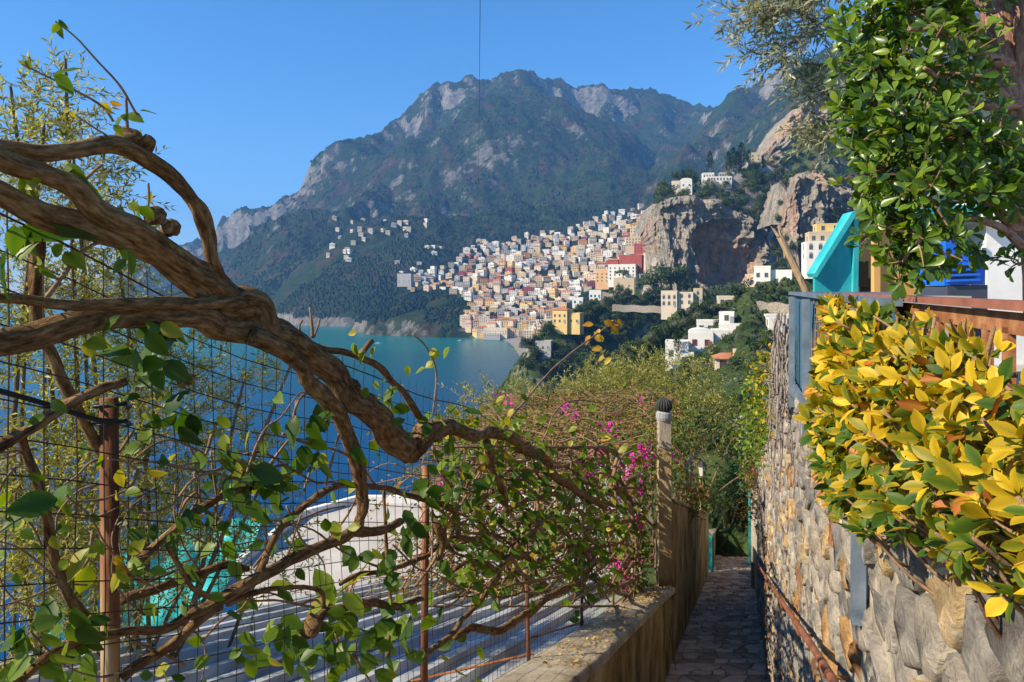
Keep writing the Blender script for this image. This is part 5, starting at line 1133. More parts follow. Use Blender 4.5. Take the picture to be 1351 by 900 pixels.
branch([(-90, 398, 16), (0, 394, 17), (100, 400, 19), (200, 402, 20), (280, 398, 24), (335, 402, 30)], .08, .07, seed=4)
branch([(-90, 462, 42), (0, 448, 43), (60, 440, 42), (130, 421, 38), (200, 415, 34), (280, 420, 40), (340, 432, 46), (385, 452, 40)], .04, .05, knob=.22, seed=5)
branch([(330, 440, 30), (380, 468, 28), (420, 508, 27), (448, 550, 25), (466, 600, 23), (475, 650, 20), (473, 690, 16), (465, 702, 14)], .09, .05, knob=.2, seed=6)
branch([(400, 452, 14), (424, 458, 11), (473, 472, 12), (508, 493, 11), (540, 530, 11), (563, 567, 12)], .05, .06, sides=8, seed=7)
branch([(472, 472, 9), (480, 462, 10), (492, 449, 10)], .05, sides=8, seed=8)
branch([(545, 598, 30), (560, 578, 34), (580, 562, 28), (604, 568, 22), (633, 573, 20), (668, 573, 19), (692, 595, 18), (719, 603, 16), (729, 624, 15), (767, 651, 12), (800, 670, 9)], .06, .10, knob=.25, seed=9)
branch([(-40, 605, 18), (0, 588, 19), (53, 558, 18), (100, 531, 18), (140, 513, 16), (165, 505, 12)], .07, seed=10)
branch([(44, 300, 22), (47, 340, 22), (50, 417, 20), (70, 467, 18), (90, 517, 17), (133, 593, 15), (165, 640, 12)], -.05, -.06, seed=11)
branch([(30, 570, 13), (37, 600, 14), (47, 633, 15), (63, 690, 15), (73, 743, 16), (92, 790, 16), (110, 815, 14)], .04, seed=12)
branch([(0, 930, 15), (27, 897, 15), (57, 867, 15), (97, 847, 16), (160, 833, 15), (213, 833, 14), (253, 813, 17), (287, 797, 19), (333, 766, 20), (378, 741, 19), (424, 720, 18), (462, 704, 19), (499, 698, 15), (530, 690, 12)], .05, .04, knob=.2, seed=13)
branch([(165, 897, 17), (180, 883, 17), (217, 857, 17), (253, 830, 18), (293, 800, 16)], .0, .05, seed=14)
branch([(160, 795, 15), (213, 773, 15), (260, 757, 15), (300, 747, 13), (327, 750, 9)], -.04, seed=15)
branch([(165, 760, 13), (203, 720, 13), (230, 697, 13), (253, 677, 13), (290, 657, 12), (327, 643, 10), (350, 630, 7)], .0, seed=16)
branch([(218, 720, 8), (243, 757, 9), (257, 777, 9), (290, 792, 9)], .05, sides=8, seed=17)
branch([(344, 757, 11), (359, 716, 11), (378, 688, 11), (409, 660, 12), (431, 645, 11), (462, 640, 10), (502, 642, 9), (536, 654, 9), (567, 662, 9), (589, 667, 8), (603, 682, 8), (606, 707, 7)], .05, .06, sides=9, seed=18)
branch([(300, 797, 9), (331, 785, 9), (372, 775, 8), (421, 779, 8), (428, 803, 8)], .05, sides=8, seed=19)
branch([(400, 832, 20), (410, 828, 18), (434, 807, 15), (468, 794, 14), (502, 797, 13), (530, 799, 11), (556, 790, 8)], .06, knob=.25, seed=20)
branch([(449, 769, 8), (474, 758, 8), (518, 751, 8), (558, 735, 8), (599, 710, 8), (639, 713, 7)], .03, sides=8, seed=21)
branch([(552, 868, 10), (589, 841, 10), (620, 809, 9), (647, 772, 9), (668, 740, 9), (692, 711, 8), (727, 676, 6)], .07, .1, sides=8, seed=22)
branch([(580, 665, 9), (599, 676, 9), (607, 708, 9), (633, 713, 9), (668, 737, 8), (695, 735, 8), (708, 745, 8)], .05, sides=8, seed=23)
branch([(600, 840, 10), (628, 828, 13), (660, 831, 13), (697, 809, 12), (724, 788, 11), (767, 767, 10), (783, 743, 9), (812, 740, 6)], .04, .05, sides=9, knob=.25, seed=24)
branch([(708, 760, 9), (708, 743, 8), (740, 721, 8), (767, 724, 7), (777, 743, 7), (767, 767, 7)], .06, sides=8, seed=25)
branch([(817, 689, 7), (833, 687, 7), (840, 708, 6), (838, 737, 6), (825, 757, 5)], .08, sides=8, seed=26)
branch([(640, 580, 14), (644, 597, 14), (652, 627, 13), (663, 653, 12), (671, 677, 9)], .10, sides=9, seed=27)
branch([(671, 670, 9), (708, 656, 9), (737, 653, 8), (748, 672, 7), (745, 693, 6)], .08, sides=8, seed=28)
branch([(505, 640, 5), (511, 729, 6), (515, 807, 6), (511, 868, 6)], .02, sides=8, seed=29)
branch([(575, 690, 14), (583, 712, 15), (580, 740, 10)], .07, sides=9, seed=30)
branch([(640, 785, 9), (655, 760, 10), (640, 745, 9), (618, 742, 8), (600, 752, 8)], .06, sides=8, seed=31)
r_ = random.Random(5)
for k in range(95):                                             # tangle further along the fence
    x0, y0 = r_.uniform(590, 845), r_.uniform(610, 770); a = r_.uniform(0, 6.28); pts = [(x0, y0, r_.uniform(3, 7))]
    for q in range(r_.randint(3, 6)):
        a += r_.uniform(-.9, .9); st = r_.uniform(18, 34); pts.append((min(862, max(570, pts[-1][0] + math.cos(a) * st)), min(800, max(590, pts[-1][1] + math.sin(a) * st)), max(2, pts[-1][2] * .9)))
    branch(pts, r_.uniform(-.05, .1), r_.uniform(-.05, .12), sides=6 if k % 3 else 8, seed=40 + k, sub=4)
for k in range(60):                                             # thin stems across the left part
    x0, y0 = r_.uniform(0, 560), r_.uniform(560, 880); a = r_.uniform(0, 6.28); pts = [(x0, y0, r_.uniform(3, 6))]
    for q in range(r_.randint(3, 5)):
        a += r_.uniform(-.7, .7); st = r_.uniform(20, 45); pts.append((pts[-1][0] + math.cos(a) * st, max(520, pts[-1][1] + math.sin(a) * st), max(2, pts[-1][2] * .9)))
    branch(pts, r_.uniform(-.04, .06), None, sides=6, seed=90 + k, sub=4)
for pts in [[(186, 160, 4), (160, 115, 4), (130, 82, 3.4), (100, 50, 3), (72, 28, 2.4)], [(150, 160, 4), (135, 140, 4), (100, 120, 3.4), (60, 100, 3), (28, 84, 2.6)], [(145, 182, 3.5), (120, 166, 3), (92, 146, 2.6)], [(168, 175, 6), (167, 150, 5), (166, 128, 4)],
            [(600, 680, 4), (644, 603, 4), (668, 560, 4), (700, 520, 3.6), (737, 480, 3.4), (775, 450, 3), (812, 422, 2.4)], [(572, 545, 3.5), (575, 490, 3.5), (562, 458, 3), (545, 442, 2.6)], [(412, 445, 6), (411, 425, 5), (409, 406, 4)], [(414, 445, 5), (420, 430, 4), (422, 421, 4)], [(400, 450, 5), (395, 432, 4), (399, 423, 4)],
            [(700, 610, 3), (722, 570, 3), (735, 540, 3), (760, 528, 2.5), (800, 532, 2), (815, 522, 2)], [(195, 275, 4), (196, 255, 4), (195, 242, 4)], [(110, 240, 6), (125, 225, 5), (135, 217, 4)], [(196, 285, 12), (215, 290, 14), (235, 305, 14)], [(60, 395, 8), (110, 330, 6), (140, 318, 4)], [(520, 560, 4), (515, 520, 4), (522, 500, 3)], [(430, 640, 5), (440, 600, 4), (450, 560, 3)]]:
    branch(pts, .08 if pts[0][1] < 300 else .05, sides=6, knob=.1, seed=int(pts[0][0]), sub=5)
for (px, py, sz) in [(170, 186, 34), (190, 190, 28), (205, 285, 26), (225, 300, 24), (462, 512, 26), (478, 530, 26), (412, 825, 24), (560, 572, 30), (250, 500, 14), (240, 505, 12)]:    # knotted burls
    g = MB(); p = F(px, py, .08); s_ = sz * p[1] / FPX / 2; q = spline([p + np.array((-s_, 0, -s_ * .3)), p, p + np.array((s_ * .9, 0, s_ * .4))], n=5); g.tube(q - vo, s_ * np.sin(np.linspace(.35, 2.75, len(q))), 10, knob=.45, seed=px); g.build('burl', M_VINE, vn, smooth=True)
# leaves: clusters (px, py, spread px, count, size px, tint range)
CL = [(8, 322, 8, 2, 95, (0, .2)), (30, 300, 20, 3, 50, (.2, .6)), (70, 662, 22, 4, 62, (.1, .45)), (200, 465, 48, 22, 40, (.05, .5)), (215, 430, 14, 3, 32, (.84, .92)), (120, 452, 10, 2, 34, (.6, .8)), (172, 168, 18, 8, 24, (.4, .75)), (68, 92, 18, 2, 40, (.3, .5)), (32, 78, 5, 2, 16, (.6, .85)), (76, 28, 8, 3, 18, (.4, .7)), (140, 140, 6, 3, 16, (.82, .95)), (88, 145, 4, 2, 12, (.8, 1)), (100, 225, 22, 4, 44, (.45, .7)), (30, 240, 16, 3, 34, (.5, .75)), (165, 270, 20, 4, 22, (.4, .8)), (200, 255, 4, 1, 18, (.86, .9)),
      (60, 345, 30, 6, 34, (.5, .8)), (160, 335, 16, 5, 32, (.5, .75)), (112, 735, 14, 3, 40, (.6, .85)), (40, 860, 34, 12, 42, (.2, .6)), (110, 830, 30, 12, 40, (.15, .6)), (90, 880, 30, 10, 34, (.3, .7)), (160, 745, 12, 5, 26, (.85, 1)), (178, 745, 10, 3, 22, (.4, .6)), (230, 560, 24, 6, 44, (.0, .3)), (215, 700, 26, 7, 28, (.2, .5)), (325, 625, 22, 7, 40, (.0, .35)), (328, 622, 6, 1, 40, (.85, .9)), (300, 640, 14, 4, 34, (.3, .6)), (400, 545, 16, 6, 36, (0, .3)), (395, 590, 20, 7, 32, (.1, .4)), (350, 640, 24, 8, 38, (.0, .4)), (290, 600, 20, 5, 36, (.1, .5)), (250, 665, 14, 4, 32, (.1, .4)),
      (435, 785, 16, 6, 40, (.55, .8)), (465, 800, 16, 5, 34, (.3, .5)), (370, 850, 30, 14, 30, (.2, .6)), (420, 860, 28, 14, 28, (.2, .6)), (480, 850, 30, 18, 28, (.2, .65)), (525, 830, 24, 18, 30, (.1, .5)), (510, 745, 14, 5, 30, (.1, .4)), (470, 735, 12, 3, 24, (.2, .4)), (540, 700, 12, 6, 30, (.05, .35)), (560, 480, 28, 7, 16, (.6, .85)), (590, 560, 24, 10, 18, (.4, .75)), (480, 455, 16, 6, 16, (.6, .9)), (500, 520, 20, 9, 18, (.4, .7)), (530, 570, 24, 9, 22, (.2, .5)), (470, 590, 20, 6, 26, (.2, .5)), (600, 610, 28, 12, 22, (.1, .5)), (575, 650, 22, 9, 24, (.1, .5)), (620, 650, 26, 12, 22, (.1, .5)),
      (330, 700, 90, 10, 26, (.2, .6)), (660, 780, 30, 10, 18, (.3, .6)), (700, 640, 40, 16, 18, (.2, .6)), (690, 760, 30, 12, 16, (.3, .7)), (740, 700, 50, 50, 15, (.3, .7)), (790, 640, 45, 60, 13, (.3, .78)), (770, 740, 45, 60, 14, (.3, .7)), (820, 700, 34, 60, 12, (.3, .75)), (650, 700, 50, 40, 17, (.2, .65)), (700, 690, 60, 50, 15, (.2, .7)), (620, 760, 40, 24, 18, (.3, .7)), (720, 620, 60, 50, 14, (.3, .8)), (660, 610, 50, 40, 16, (.2, .7)), (740, 460, 60, 5, 14, (.8, .95)), (790, 438, 18, 6, 14, (.86, 1)), (812, 424, 6, 4, 13, (.95, 1)), (670, 560, 20, 6, 14, (.6, .85)), (642, 585, 10, 3, 16, (.55, .8))]
CL += [(x_, y_, 46, 10, 13, (.4, .92)) for x_ in range(600, 861, 52) for y_ in range(590, 781, 48)] + [(x_, y_, 60, 6, 25, (.15, .85)) for x_ in range(40, 600, 90) for y_ in range(560, 900, 80)] + [(x_, 560, 30, 14, 14, (.5, .9)) for x_ in range(590, 700, 30)]
r = np.random.default_rng(21); Lp = []
for (px, py, sp, k, sz, tr_) in CL:
    for i in range(k):
        x_, y_ = px + r.normal(0, sp * .55), py + r.normal(0, sp * .5)
        p = F(min(x_, 850), y_, r.uniform(-.03, .13)); L = sz * r.uniform(.75, 1.2) * p[1] / FPX
        dd = np.array((r.normal(0, .8), r.normal(0, .35), -.55 + r.normal(0, .6))); nn_ = np.array((-.35 + r.normal(0, .5), -.75 + r.normal(0, .4), .45 + r.normal(0, .4)))
        Lp.append((p, dd, nn_, L, r.uniform(*tr_), L / p[1]))
def split_leaves(name, rows, wr, shape, m_, par, off, nobj=300, stuffname=None, seed=1):
    rows = sorted(rows, key=lambda q: -q[5]); A = rows[:nobj]; B = rows[nobj:]
    for S, fn in ((A, 0), (B, 1)):
        if not S: continue
        pos = np.array([q[0] for q in S]) - off; d = np.array([q[1] for q in S]); n_ = np.array([q[2] for q in S]); L = np.array([q[3] for q in S]); t = np.array([q[4] for q in S])
        if fn == 0: leaf_objs(name, pos, d, n_, L, L * wr, shape, m_, t, par, seed=seed)
        else: leaf_stuff(stuffname or 'leaves', pos, d, n_, L, L * wr, shape, m_, t, par)
split_leaves('leaf', Lp, .62, 'ovate', M_KIWI, vn, vo, 300, 'small_leaves')

# ------------------------------------------------------------------ olive sprigs
M_OLIVE = leaf_mat('olive_leaf', [(0, (.11, .12, .02)), (.4, (.25, .25, .05)), (.75, (.40, .39, .11)), (1, (.56, .55, .30))], .45, .48, .3)
def sprigs(pos, axis, L, nl, ll, r):
    """leaves in opposite pairs along thin twigs -> arrays + twig polylines"""
    k = len(pos); a = axis / np.linalg.norm(axis, axis=1)[:, None]; bend = np.stack([r.normal(0, .2, k), r.normal(0, .2, k), r.normal(-.15, .15, k)], -1)
    ps, ds, ns = [], [], []; tw = []
    side = np.cross(a, rand_dirs(k, r)); side /= np.linalg.norm(side, axis=1)[:, None]; oth = np.cross(a, side)
    for j in range(nl):
        t = (j // 2 + .6) / (nl / 2); p = pos + a * (L * t)[:, None] + bend * (L * t * t)[:, None]
        ang = (j // 2) * 1.3; sg = 1 if j % 2 else -1; lat = (side * math.cos(ang) + oth * math.sin(ang)) * sg
        ps.append(p); ds.append(a * .75 + bend * t + lat * .75 + r.normal(0, .15, (k, 3))); ns.append(np.cross(lat, a) + r.normal(0, .5, (k, 3)))
    tws = [np.array([pos[i], pos[i] + a[i] * L[i] * .5 + bend[i] * L[i] * .25, pos[i] + a[i] * L[i] + bend[i] * L[i]]) for i in range(k)]
    return np.concatenate(ps), np.concatenate(ds), np.concatenate(ns), tws
def olive_tree(base, blobs, N, label, seed, leafL=.055, tw_r=.0022, limbs=True, name='olive_tree', nl=14, L0=.26):
    r = np.random.default_rng(seed); e = empty(name, base); base = np.asarray(base, float); B = np.array([np.r_[P(px, py, Y), rad] for px, py, Y, rad in blobs]); wts = B[:, 3]**2.2; wts /= wts.sum()
    k = r.choice(len(B), N, p=wts); d = rand_dirs(N, r); pos = B[k, :3] + d * (B[k, 3] * r.uniform(.15, 1, N)**.6)[:, None]
    ax = d * .7 + rand_dirs(N, r) * .6 + np.array((0, 0, .35)); L = L0 * r.uniform(.6, 1.3, N)
    lp, ld, ln, tws = sprigs(pos, ax, L, nl, leafL, r); M_ = len(lp); lL = leafL * r.uniform(.7, 1.25, M_)
    leaf_stuff('crown', lp - base, ld, ln, lL, lL * .24, 'small', M_OLIVE, np.clip(r.beta(2, 2.2, M_), 0, 1), e)
    g = MB()
    for t_ in tws: g.tube(t_ - base, [tw_r, tw_r * .8, tw_r * .4], 3, cap=False)
    kind(g.build('twigs', M_TWIG, e), 'stuff')
    if limbs:
        fork = B[:, :3].mean(0) * .35 + base * .65 + np.array((0, 0, .2)); g = MB(); g.tube(spline([base - np.array((0, 0, .3)), base * .6 + fork * .4 + np.array((.08, .05, 0)), fork], n=5) - base, np.linspace(.16, .10, 11), 10, knob=.2); g.build('trunk', M_BARK, e, smooth=True)
        for b_ in B:
            mid = fork * .5 + b_[:3] * .5 + rand_dirs(1, r)[0] * .35 + np.array((0, 0, -.1)); g = MB(); g.tube(spline([fork, mid, b_[:3], b_[:3] + (b_[:3] - mid) * .05], n=5) - base, np.linspace(.026, .003, 16) * max(1, base[1] / 9), 7, knob=.15); g.build('limb', M_BARK, e, smooth=True)
    return tag(e, label, 'tree')
ob = np.array((-4.0, 6.0, float(mid_z(np.array([-4.0]), np.array([6.0]))[0])))
olive_tree(ob, [(40, 330, 4.6, .62), (110, 400, 4.8, .5), (215, 480, 5, .42), (315, 530, 5, .3), (60, 520, 4.5, .75), (180, 600, 4.8, .75), (300, 660, 5, .45), (360, 610, 5.2, .25), (60, 700, 4.6, .75), (170, 735, 4.9, .55), (110, 640, 4.7, .6), (55, 205, 4.4, .40), (88, 130, 4.3, .20), (20, 160, 4.4, .3), (100, 245, 4.5, .34), (155, 330, 4.6, .28), (380, 490, 5, .16), (345, 735, 5.2, .32), (20, 800, 4.6, .5)], 2300, 'silvery olive tree growing behind the wire fence', 31)
ob = np.array((.2, 20.0, float(mid_z(np.array([.2]), np.array([20.0]))[0])))
olive_tree(ob, [(640, 554, 19, .95), (690, 544, 20, 1.0), (610, 584, 19, .7), (730, 564, 20, .8), (660, 594, 19, .9)], 520, 'round grey-green olive tree rising over the bougainvillea pergola beside the sea', 32, .13, .005, nl=12, L0=.5)
ob = np.array((5.5, 26.0, float(mid_z(np.array([5.5]), np.array([26.0]))[0])))
olive_tree(ob, [(800, 528, 26, 1.5), (850, 514, 27, 1.6), (900, 524, 26, 1.6), (932, 556, 26, 1.3), (870, 576, 25, 1.3), (780, 566, 25, 1.0), (915, 541, 28, 1.0)], 1300, 'broad olive tree with feathery crown behind the chimney post', 33, .16, .006, nl=12, L0=.6)
ob = np.array((3.4, 33.0, float(mid_z(np.array([3.4]), np.array([33.0]))[0])))
olive_tree(ob, [(745, 532, 33, 1.2), (790, 512, 34, 1.4), (840, 514, 35, 1.3), (885, 534, 35, 1.2), (930, 557, 34, 1.1)], 600, 'olive tree with yellow-green top further down the slope', 34, .19, .007, nl=12, L0=.7)

# ------------------------------------------------------------------ bougainvillea on the pergola
pz = -2.5; pe = empty('pergola', (1.0, 10.8, -5.0)); po = np.array((1.0, 10.8, -5.0)); tag(pe, 'rustic pole pergola under the bougainvillea below the lane', 'pergola')
def pg(u_, Y): return np.array((u_ + K * (Y - 8.6), Y, 0))
for u_ in (-.9, .3, 1.4):
    for Y in (8.9, 14.0): q = pg(u_, Y); g = MB(); g.tube([q + np.array((0, 0, -5.6)) - po, q + np.array((0, 0, pz)) - po], .05, 8, knob=.1); g.build('post', M_POLE, pe)
for u_ in (-.9, .3, 1.4): g = MB(); g.tube([pg(u_, 8.6) + np.array((0, 0, pz + .04)) - po, pg(u_, 14.4) + np.array((0, 0, pz + .04)) - po], .04, 8, knob=.1); g.build('beam', M_POLE, pe)
for Y in np.arange(8.8, 14.3, 1.1): g = MB(); g.tube([pg(-1.2, Y) + np.array((0, 0, pz + .1)) - po, pg(1.7, Y) + np.array((0, 0, pz + .1)) - po], .025, 6, knob=.1); g.build('crosspiece', M_POLE, pe)
bo_ = pg(1.2, 9.0) + np.array((0, 0, -5.0)); be = empty('bougainvillea', bo_); tag(be, 'sprawling bougainvillea with bare twigs and magenta flowers over the pergola', 'bougainvillea')
r = np.random.default_rng(51); g = MB(); tips = []
for k in range(900):
    front = k % 3 == 0
    if front: a = pg(r.uniform(-1.2, 1.75), r.uniform(8.3, 8.9)); a[2] = pz + r.uniform(-1.5, .15)
    else: a = pg(r.uniform(-1.3, 1.6), r.uniform(8.5, 14.2)); a[2] = pz + r.uniform(.05, .38)
    an = r.normal(0, .5) + (0 if r.random() < .8 else 1.4); d = np.array((math.cos(an) * r.choice((-1, 1)), math.sin(an) * .8, -.9 if front and r.random() < .5 else r.normal(0, .15))); L = r.uniform(.4, 1.3)
    q = spline([a, a + d * L * .5 + np.array((0, 0, r.normal(.05, .06))), a + d * L + np.array((0, 0, r.normal(-.05, .1)))], n=4); q[:, 2] = np.minimum(q[:, 2], pz + .5); q[:, 0] = np.minimum(q[:, 0], XL(q[:, 1]) - .3)
    g.tube(q - bo_, np.linspace(.010, .004, len(q)), 4, cap=False); tips += list(q[::2])
kind(g.build('twigs', M_TWIG, be), 'stuff')
g = MB(); g.tube(spline([(0, 0, 0), (.05, -.1, 1.0), (-.1, 0, 2.0), (-.4, .2, 2.85)], n=5), np.linspace(.07, .03, 16), 8, knob=.2); g.build('trunk', M_VINE, be, smooth=True)
tips = np.array(tips); N = 16000; i_ = r.integers(0, len(tips), N); pos = tips[i_] + r.normal(0, .07, (N, 3)); M_BOUG = leaf_mat('bougainvillea_leaf', [(0, (.04, .085, .014)), (.4, (.11, .16, .025)), (.6, (.24, .20, .04)), (.8, (.36, .15, .05)), (1, (.36, .20, .12))], .6, .4, .2)
u_s = (pos[:, 0] - K * (pos[:, 1] - 8.6)); front = pos[:, 2] < pz - .05
t = np.clip(np.where(front, r.beta(1.3, 2.2, N), r.beta(1.7, 1.9, N)) - .0, 0, 1); lL = r.uniform(.04, .08, N)
leaf_stuff('leaves', pos - bo_, rand_dirs(N, r), rand_dirs(N, r) + np.array((-.3, -.5, .7)), lL, lL * .6, 'small', M_BOUG, t, be)
M_MAG = leaf_mat('magenta_bract', [(0, (.55, .012, .26)), (1, (.80, .04, .46))], .5, .35, .2)
def flowers(centres, n_per, rad, par, off, seed):
    r = np.random.default_rng(seed)
    for c_ in centres:
        pos = c_ + r.normal(0, rad, (n_per, 3)); L = r.uniform(.045, .075, n_per); v, f, k = leaves_np(pos - off, rand_dirs(n_per, r), rand_dirs(n_per, r), L, L * .85, 'small'); kind(link('flower_cluster', raw_mesh('flower_cluster', v, f, [M_MAG], np.repeat(r.random(n_per), k)), par), 'stuff')
cs = [P(px, py, Y) for px, py, Y in [(748, 541, 11.2), (755, 550, 11), (803, 568, 10.2), (807, 565, 10.2), (793, 601, 8.8), (826, 610, 8.7), (845, 605, 8.8), (850, 600, 8.8), (830, 620, 8.6), (888, 597, 10), (835, 645, 8.6), (836, 735, 8.4), (818, 748, 8.3), (793, 735, 8.2), (850, 535, 13), (860, 540, 12.8), (846, 533, 13), (670, 530, 10), (825, 765, 8.2), (840, 690, 8.4), (810, 740, 8.2), (770, 620, 8.6)]]
cs += [pg(q, Y_) + np.array((0, 0, pz + h_)) for q, Y_, h_ in zip(r.uniform(-1.1, 1.7, 48), r.uniform(8.4, 13.5, 48), r.uniform(-.9, .45, 48))]
flowers(cs, 16, .06, be, bo_, 3)
# mixed leafy shrubs behind the plastered wall
def shrub(px, py, Y, w_, h_, n_, L, m_, label, tint=(0, 1), seed=0, base=None, shape='small', wr=.55, name='shrub', cat='shrub'):
    r = np.random.default_rng(seed); c_ = P(px, py, Y); b_ = c_ - np.array((0, 0, h_ * 1.05)) if base is None else np.array(base, float); e = empty(name, b_); g = MB(); ce = []
    for k in range(9):
        q = c_ + np.array((r.normal(0, .4) * w_, r.normal(0, .35) * w_, r.uniform(-.55, .6) * h_)); ce.append(q); g.tube(spline([b_, (b_ + q) / 2 + np.array((r.normal(0, .1) * w_, 0, .1 * h_)), q], n=4) - b_, np.linspace(.02, .006, 9) * max(1, Y / 15), 5)
    g.build('stems', M_TWIG, e); ce = np.array(ce); i_ = r.integers(0, 9, n_); d = rand_dirs(n_, r); pos = ce[i_] + d * (r.uniform(.3, 1, n_)[:, None] * np.array((w_, w_, h_)) * .42)
    lL = L * r.uniform(.6, 1.3, n_); leaf_stuff('leaves', pos - b_, rand_dirs(n_, r), d + rand_dirs(n_, r) * .7 + np.array((0, 0, .4)), lL, lL * wr, shape, m_, np.clip(r.uniform(*tint, n_), 0, 1), e)
    return tag(e, label, cat)
shrub(905, 620, 13, .8, 1.1, 900, .09, M_BOUG, 'brownish shrub hanging over the plastered wall beside the chimney post', (.2, .9), 61)
shrub(925, 585, 17, 1.2, 1.5, 900, .11, M_TREE_G, 'green shrub leaning over the plastered wall by the lantern', (0, 1), 62)
shrub(958, 640, 27, 1.2, 2.4, 900, .16, M_TREE_G, 'leafy young tree at the bottom of the lane', (.2, 1), 63)
shrub(972, 600, 33, 1.8, 2.6, 900, .2, M_TREE_D, 'dark bush on the terrace beyond the lane', (0, 1), 64)
shrub(940, 548, 38, 2.5, 2.0, 900, .22, M_TREE_G, 'wide light green bush below the white villas', (.2, 1), 65)
shrub(985, 560, 34, 2.0, 2.2, 900, .2, M_TREE_D, 'dark bush above the end of the stone wall', (.2, 1), 66)
shrub(965, 690, 30, 1.8, 1.0, 700, .15, M_TREE_G, 'low bright bush on the lawn at the end of the lane', (.4, 1), 67)
# ================================================================== yellow hedge, broadleaf shrub tree, olive branch, wall plants
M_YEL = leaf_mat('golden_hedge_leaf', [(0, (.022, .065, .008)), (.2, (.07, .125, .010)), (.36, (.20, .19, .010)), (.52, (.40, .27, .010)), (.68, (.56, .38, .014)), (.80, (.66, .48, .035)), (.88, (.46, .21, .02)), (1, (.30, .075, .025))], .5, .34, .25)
M_PIT = leaf_mat('glossy_leaf', [(0, (.022, .06, .008)), (.4, (.075, .15, .014)), (.7, (.15, .24, .02)), (1, (.25, .33, .03))], .32, .45, .45)
def rosette(c_, ax, n_, L, r, spread=.9):
    ax = ax / np.linalg.norm(ax); s = np.cross(ax, (.3, .5, .8)); s /= np.linalg.norm(s); o = np.cross(ax, s); out = []
    ph = r.uniform(0, 6.28)
    for k in range(n_):
        a = ph + k * 2.4; lat = s * math.cos(a) + o * math.sin(a); sp = spread * r.uniform(.6, 1.3); d = ax * (1 - .35 * sp) + lat * sp
        out.append((c_ + lat * .004 - ax * .012 * (k % 3), d, ax * 1.0 - lat * .5 + r.normal(0, .15, 3), L * r.uniform(.7, 1.2)))
    return out
hb = np.array((XR(2), 2.0, -.72)); he = empty('golden_hedge', hb); tag(he, 'golden yellow leafy hedge spilling over the fence and stone wall', 'hedge')
r = np.random.default_rng(71); rows = []; g = MB(); stems = 0
Yh = []
while len(Yh) < 1350: 
    Y = r.uniform(.5, 2.95); 
    if r.random() < min(1, .45 + .25 * Y): Yh.append(Y)
for Y in Yh:
    zb = np.interp(Y, [.5, .9, 1.5, 2.5, 3.2, 3.8], [-.30, -.38, -.53, -.74, -.70, -.6]); zt = np.interp(Y, [.5, .92, 1.1, 1.4, 2.2, 3.0, 3.8], [-.13, -.12, -.09, -.07, -.045, -.055, -.07])
    q = r.random(); z = zb + (zt - zb) * q**.85
    dep = r.uniform(.0, 1)**.6 * (.05 + .15 * math.sin(math.pi * min(1, .2 + .75 * q))) * np.interp(Y, [.5, .9, 1.6, 2.3, 2.95], [.5, .7, 1.0, .6, .08])
    if z > -.1: dep = r.uniform(-.05, .16) * np.interp(Y, [1.6, 2.3, 2.95], [1, .5, .1])
    c_ = np.array((XR(Y), Y, z)) + NO * dep
    ax = NO * r.uniform(.4, 1.1) + np.array((0, 0, r.normal(.45, .5))) + AL * r.normal(-.25, .5)
    L = np.interp(Y, [.5, 1.0, 1.6, 2.6, 3.4], [.030, .037, .042, .036, .030])
    far = np.clip((Y - 1.7) / .9, 0, 1)
    for (p, d, n_, l_) in rosette(c_, ax, r.integers(5, 9), L, r):
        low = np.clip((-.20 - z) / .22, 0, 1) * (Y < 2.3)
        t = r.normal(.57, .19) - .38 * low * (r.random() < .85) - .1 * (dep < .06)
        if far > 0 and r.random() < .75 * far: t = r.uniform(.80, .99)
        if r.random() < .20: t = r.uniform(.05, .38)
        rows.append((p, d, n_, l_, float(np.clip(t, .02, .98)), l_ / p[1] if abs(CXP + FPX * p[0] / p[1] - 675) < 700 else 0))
    if r.random() < .7:
        b_ = np.array((XR(Y) + .02, Y + r.normal(0, .08), z - r.uniform(.02, .15))); g.tube(spline([b_, (b_ + c_) / 2 + np.array((0, 0, -.02)), c_], n=3) - hb, np.linspace(.005, .0025, 7), 5)
for Y in np.arange(.6, 3.7, .16): b_ = np.array((XR(Y) + .05, Y, float(rtop_z(Y)) - .05)); hh = -.06 - b_[2]; g.tube(spline([b_, b_ + np.array((-.03, .04, hh * .5)), b_ + np.array((-.05, -.03, hh))], n=4) - hb, np.linspace(.008, .003, 9), 6)
kind(g.build('stems', M_TWIG, he, smooth=True), 'stuff')
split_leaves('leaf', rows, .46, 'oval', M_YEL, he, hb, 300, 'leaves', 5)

# broadleaf shrub tree leaning over the terrace
tb = np.array((2.35, 2.3, -.74)); te = empty('broadleaf_shrub_tree', tb); tag(te, 'glossy green broadleaf tree with pinkish bark overhanging the terrace', 'tree')
M_PBARK = bark_mat('pinkish_bark', [(.3, (.12, .055, .035)), (.5, (.30, .165, .115)), (.7, (.48, .32, .25))], 90, .8, .008, 260)
def limb(pts, m_=M_PBARK, sides=10):
    q = spline(np.array([np.r_[P(px, py, Y), wd * Y / FPX / 2] for px, py, Y, wd in pts]), n=6); g = MB(); g.tube(q[:, :3] - tb, q[:, 3], sides, knob=.14, seed=int(pts[0][0])); g.build('limb', m_, te, smooth=True)
g = MB(); tp = spline([tb, tb + np.array((-.12, -.05, .6)), P(1385, 260, 2.15), P(1345, 165, 2.1), P(1325, 100, 2.1), P(1318, 40, 2.1), P(1300, -50, 2.1)], n=6); g.tube(tp - tb, np.interp(np.arange(len(tp)), [0, 12, 24, len(tp) - 1], [.075, .065, .05, .035]), 12, knob=.15); g.build('trunk', M_PBARK, te, smooth=True)
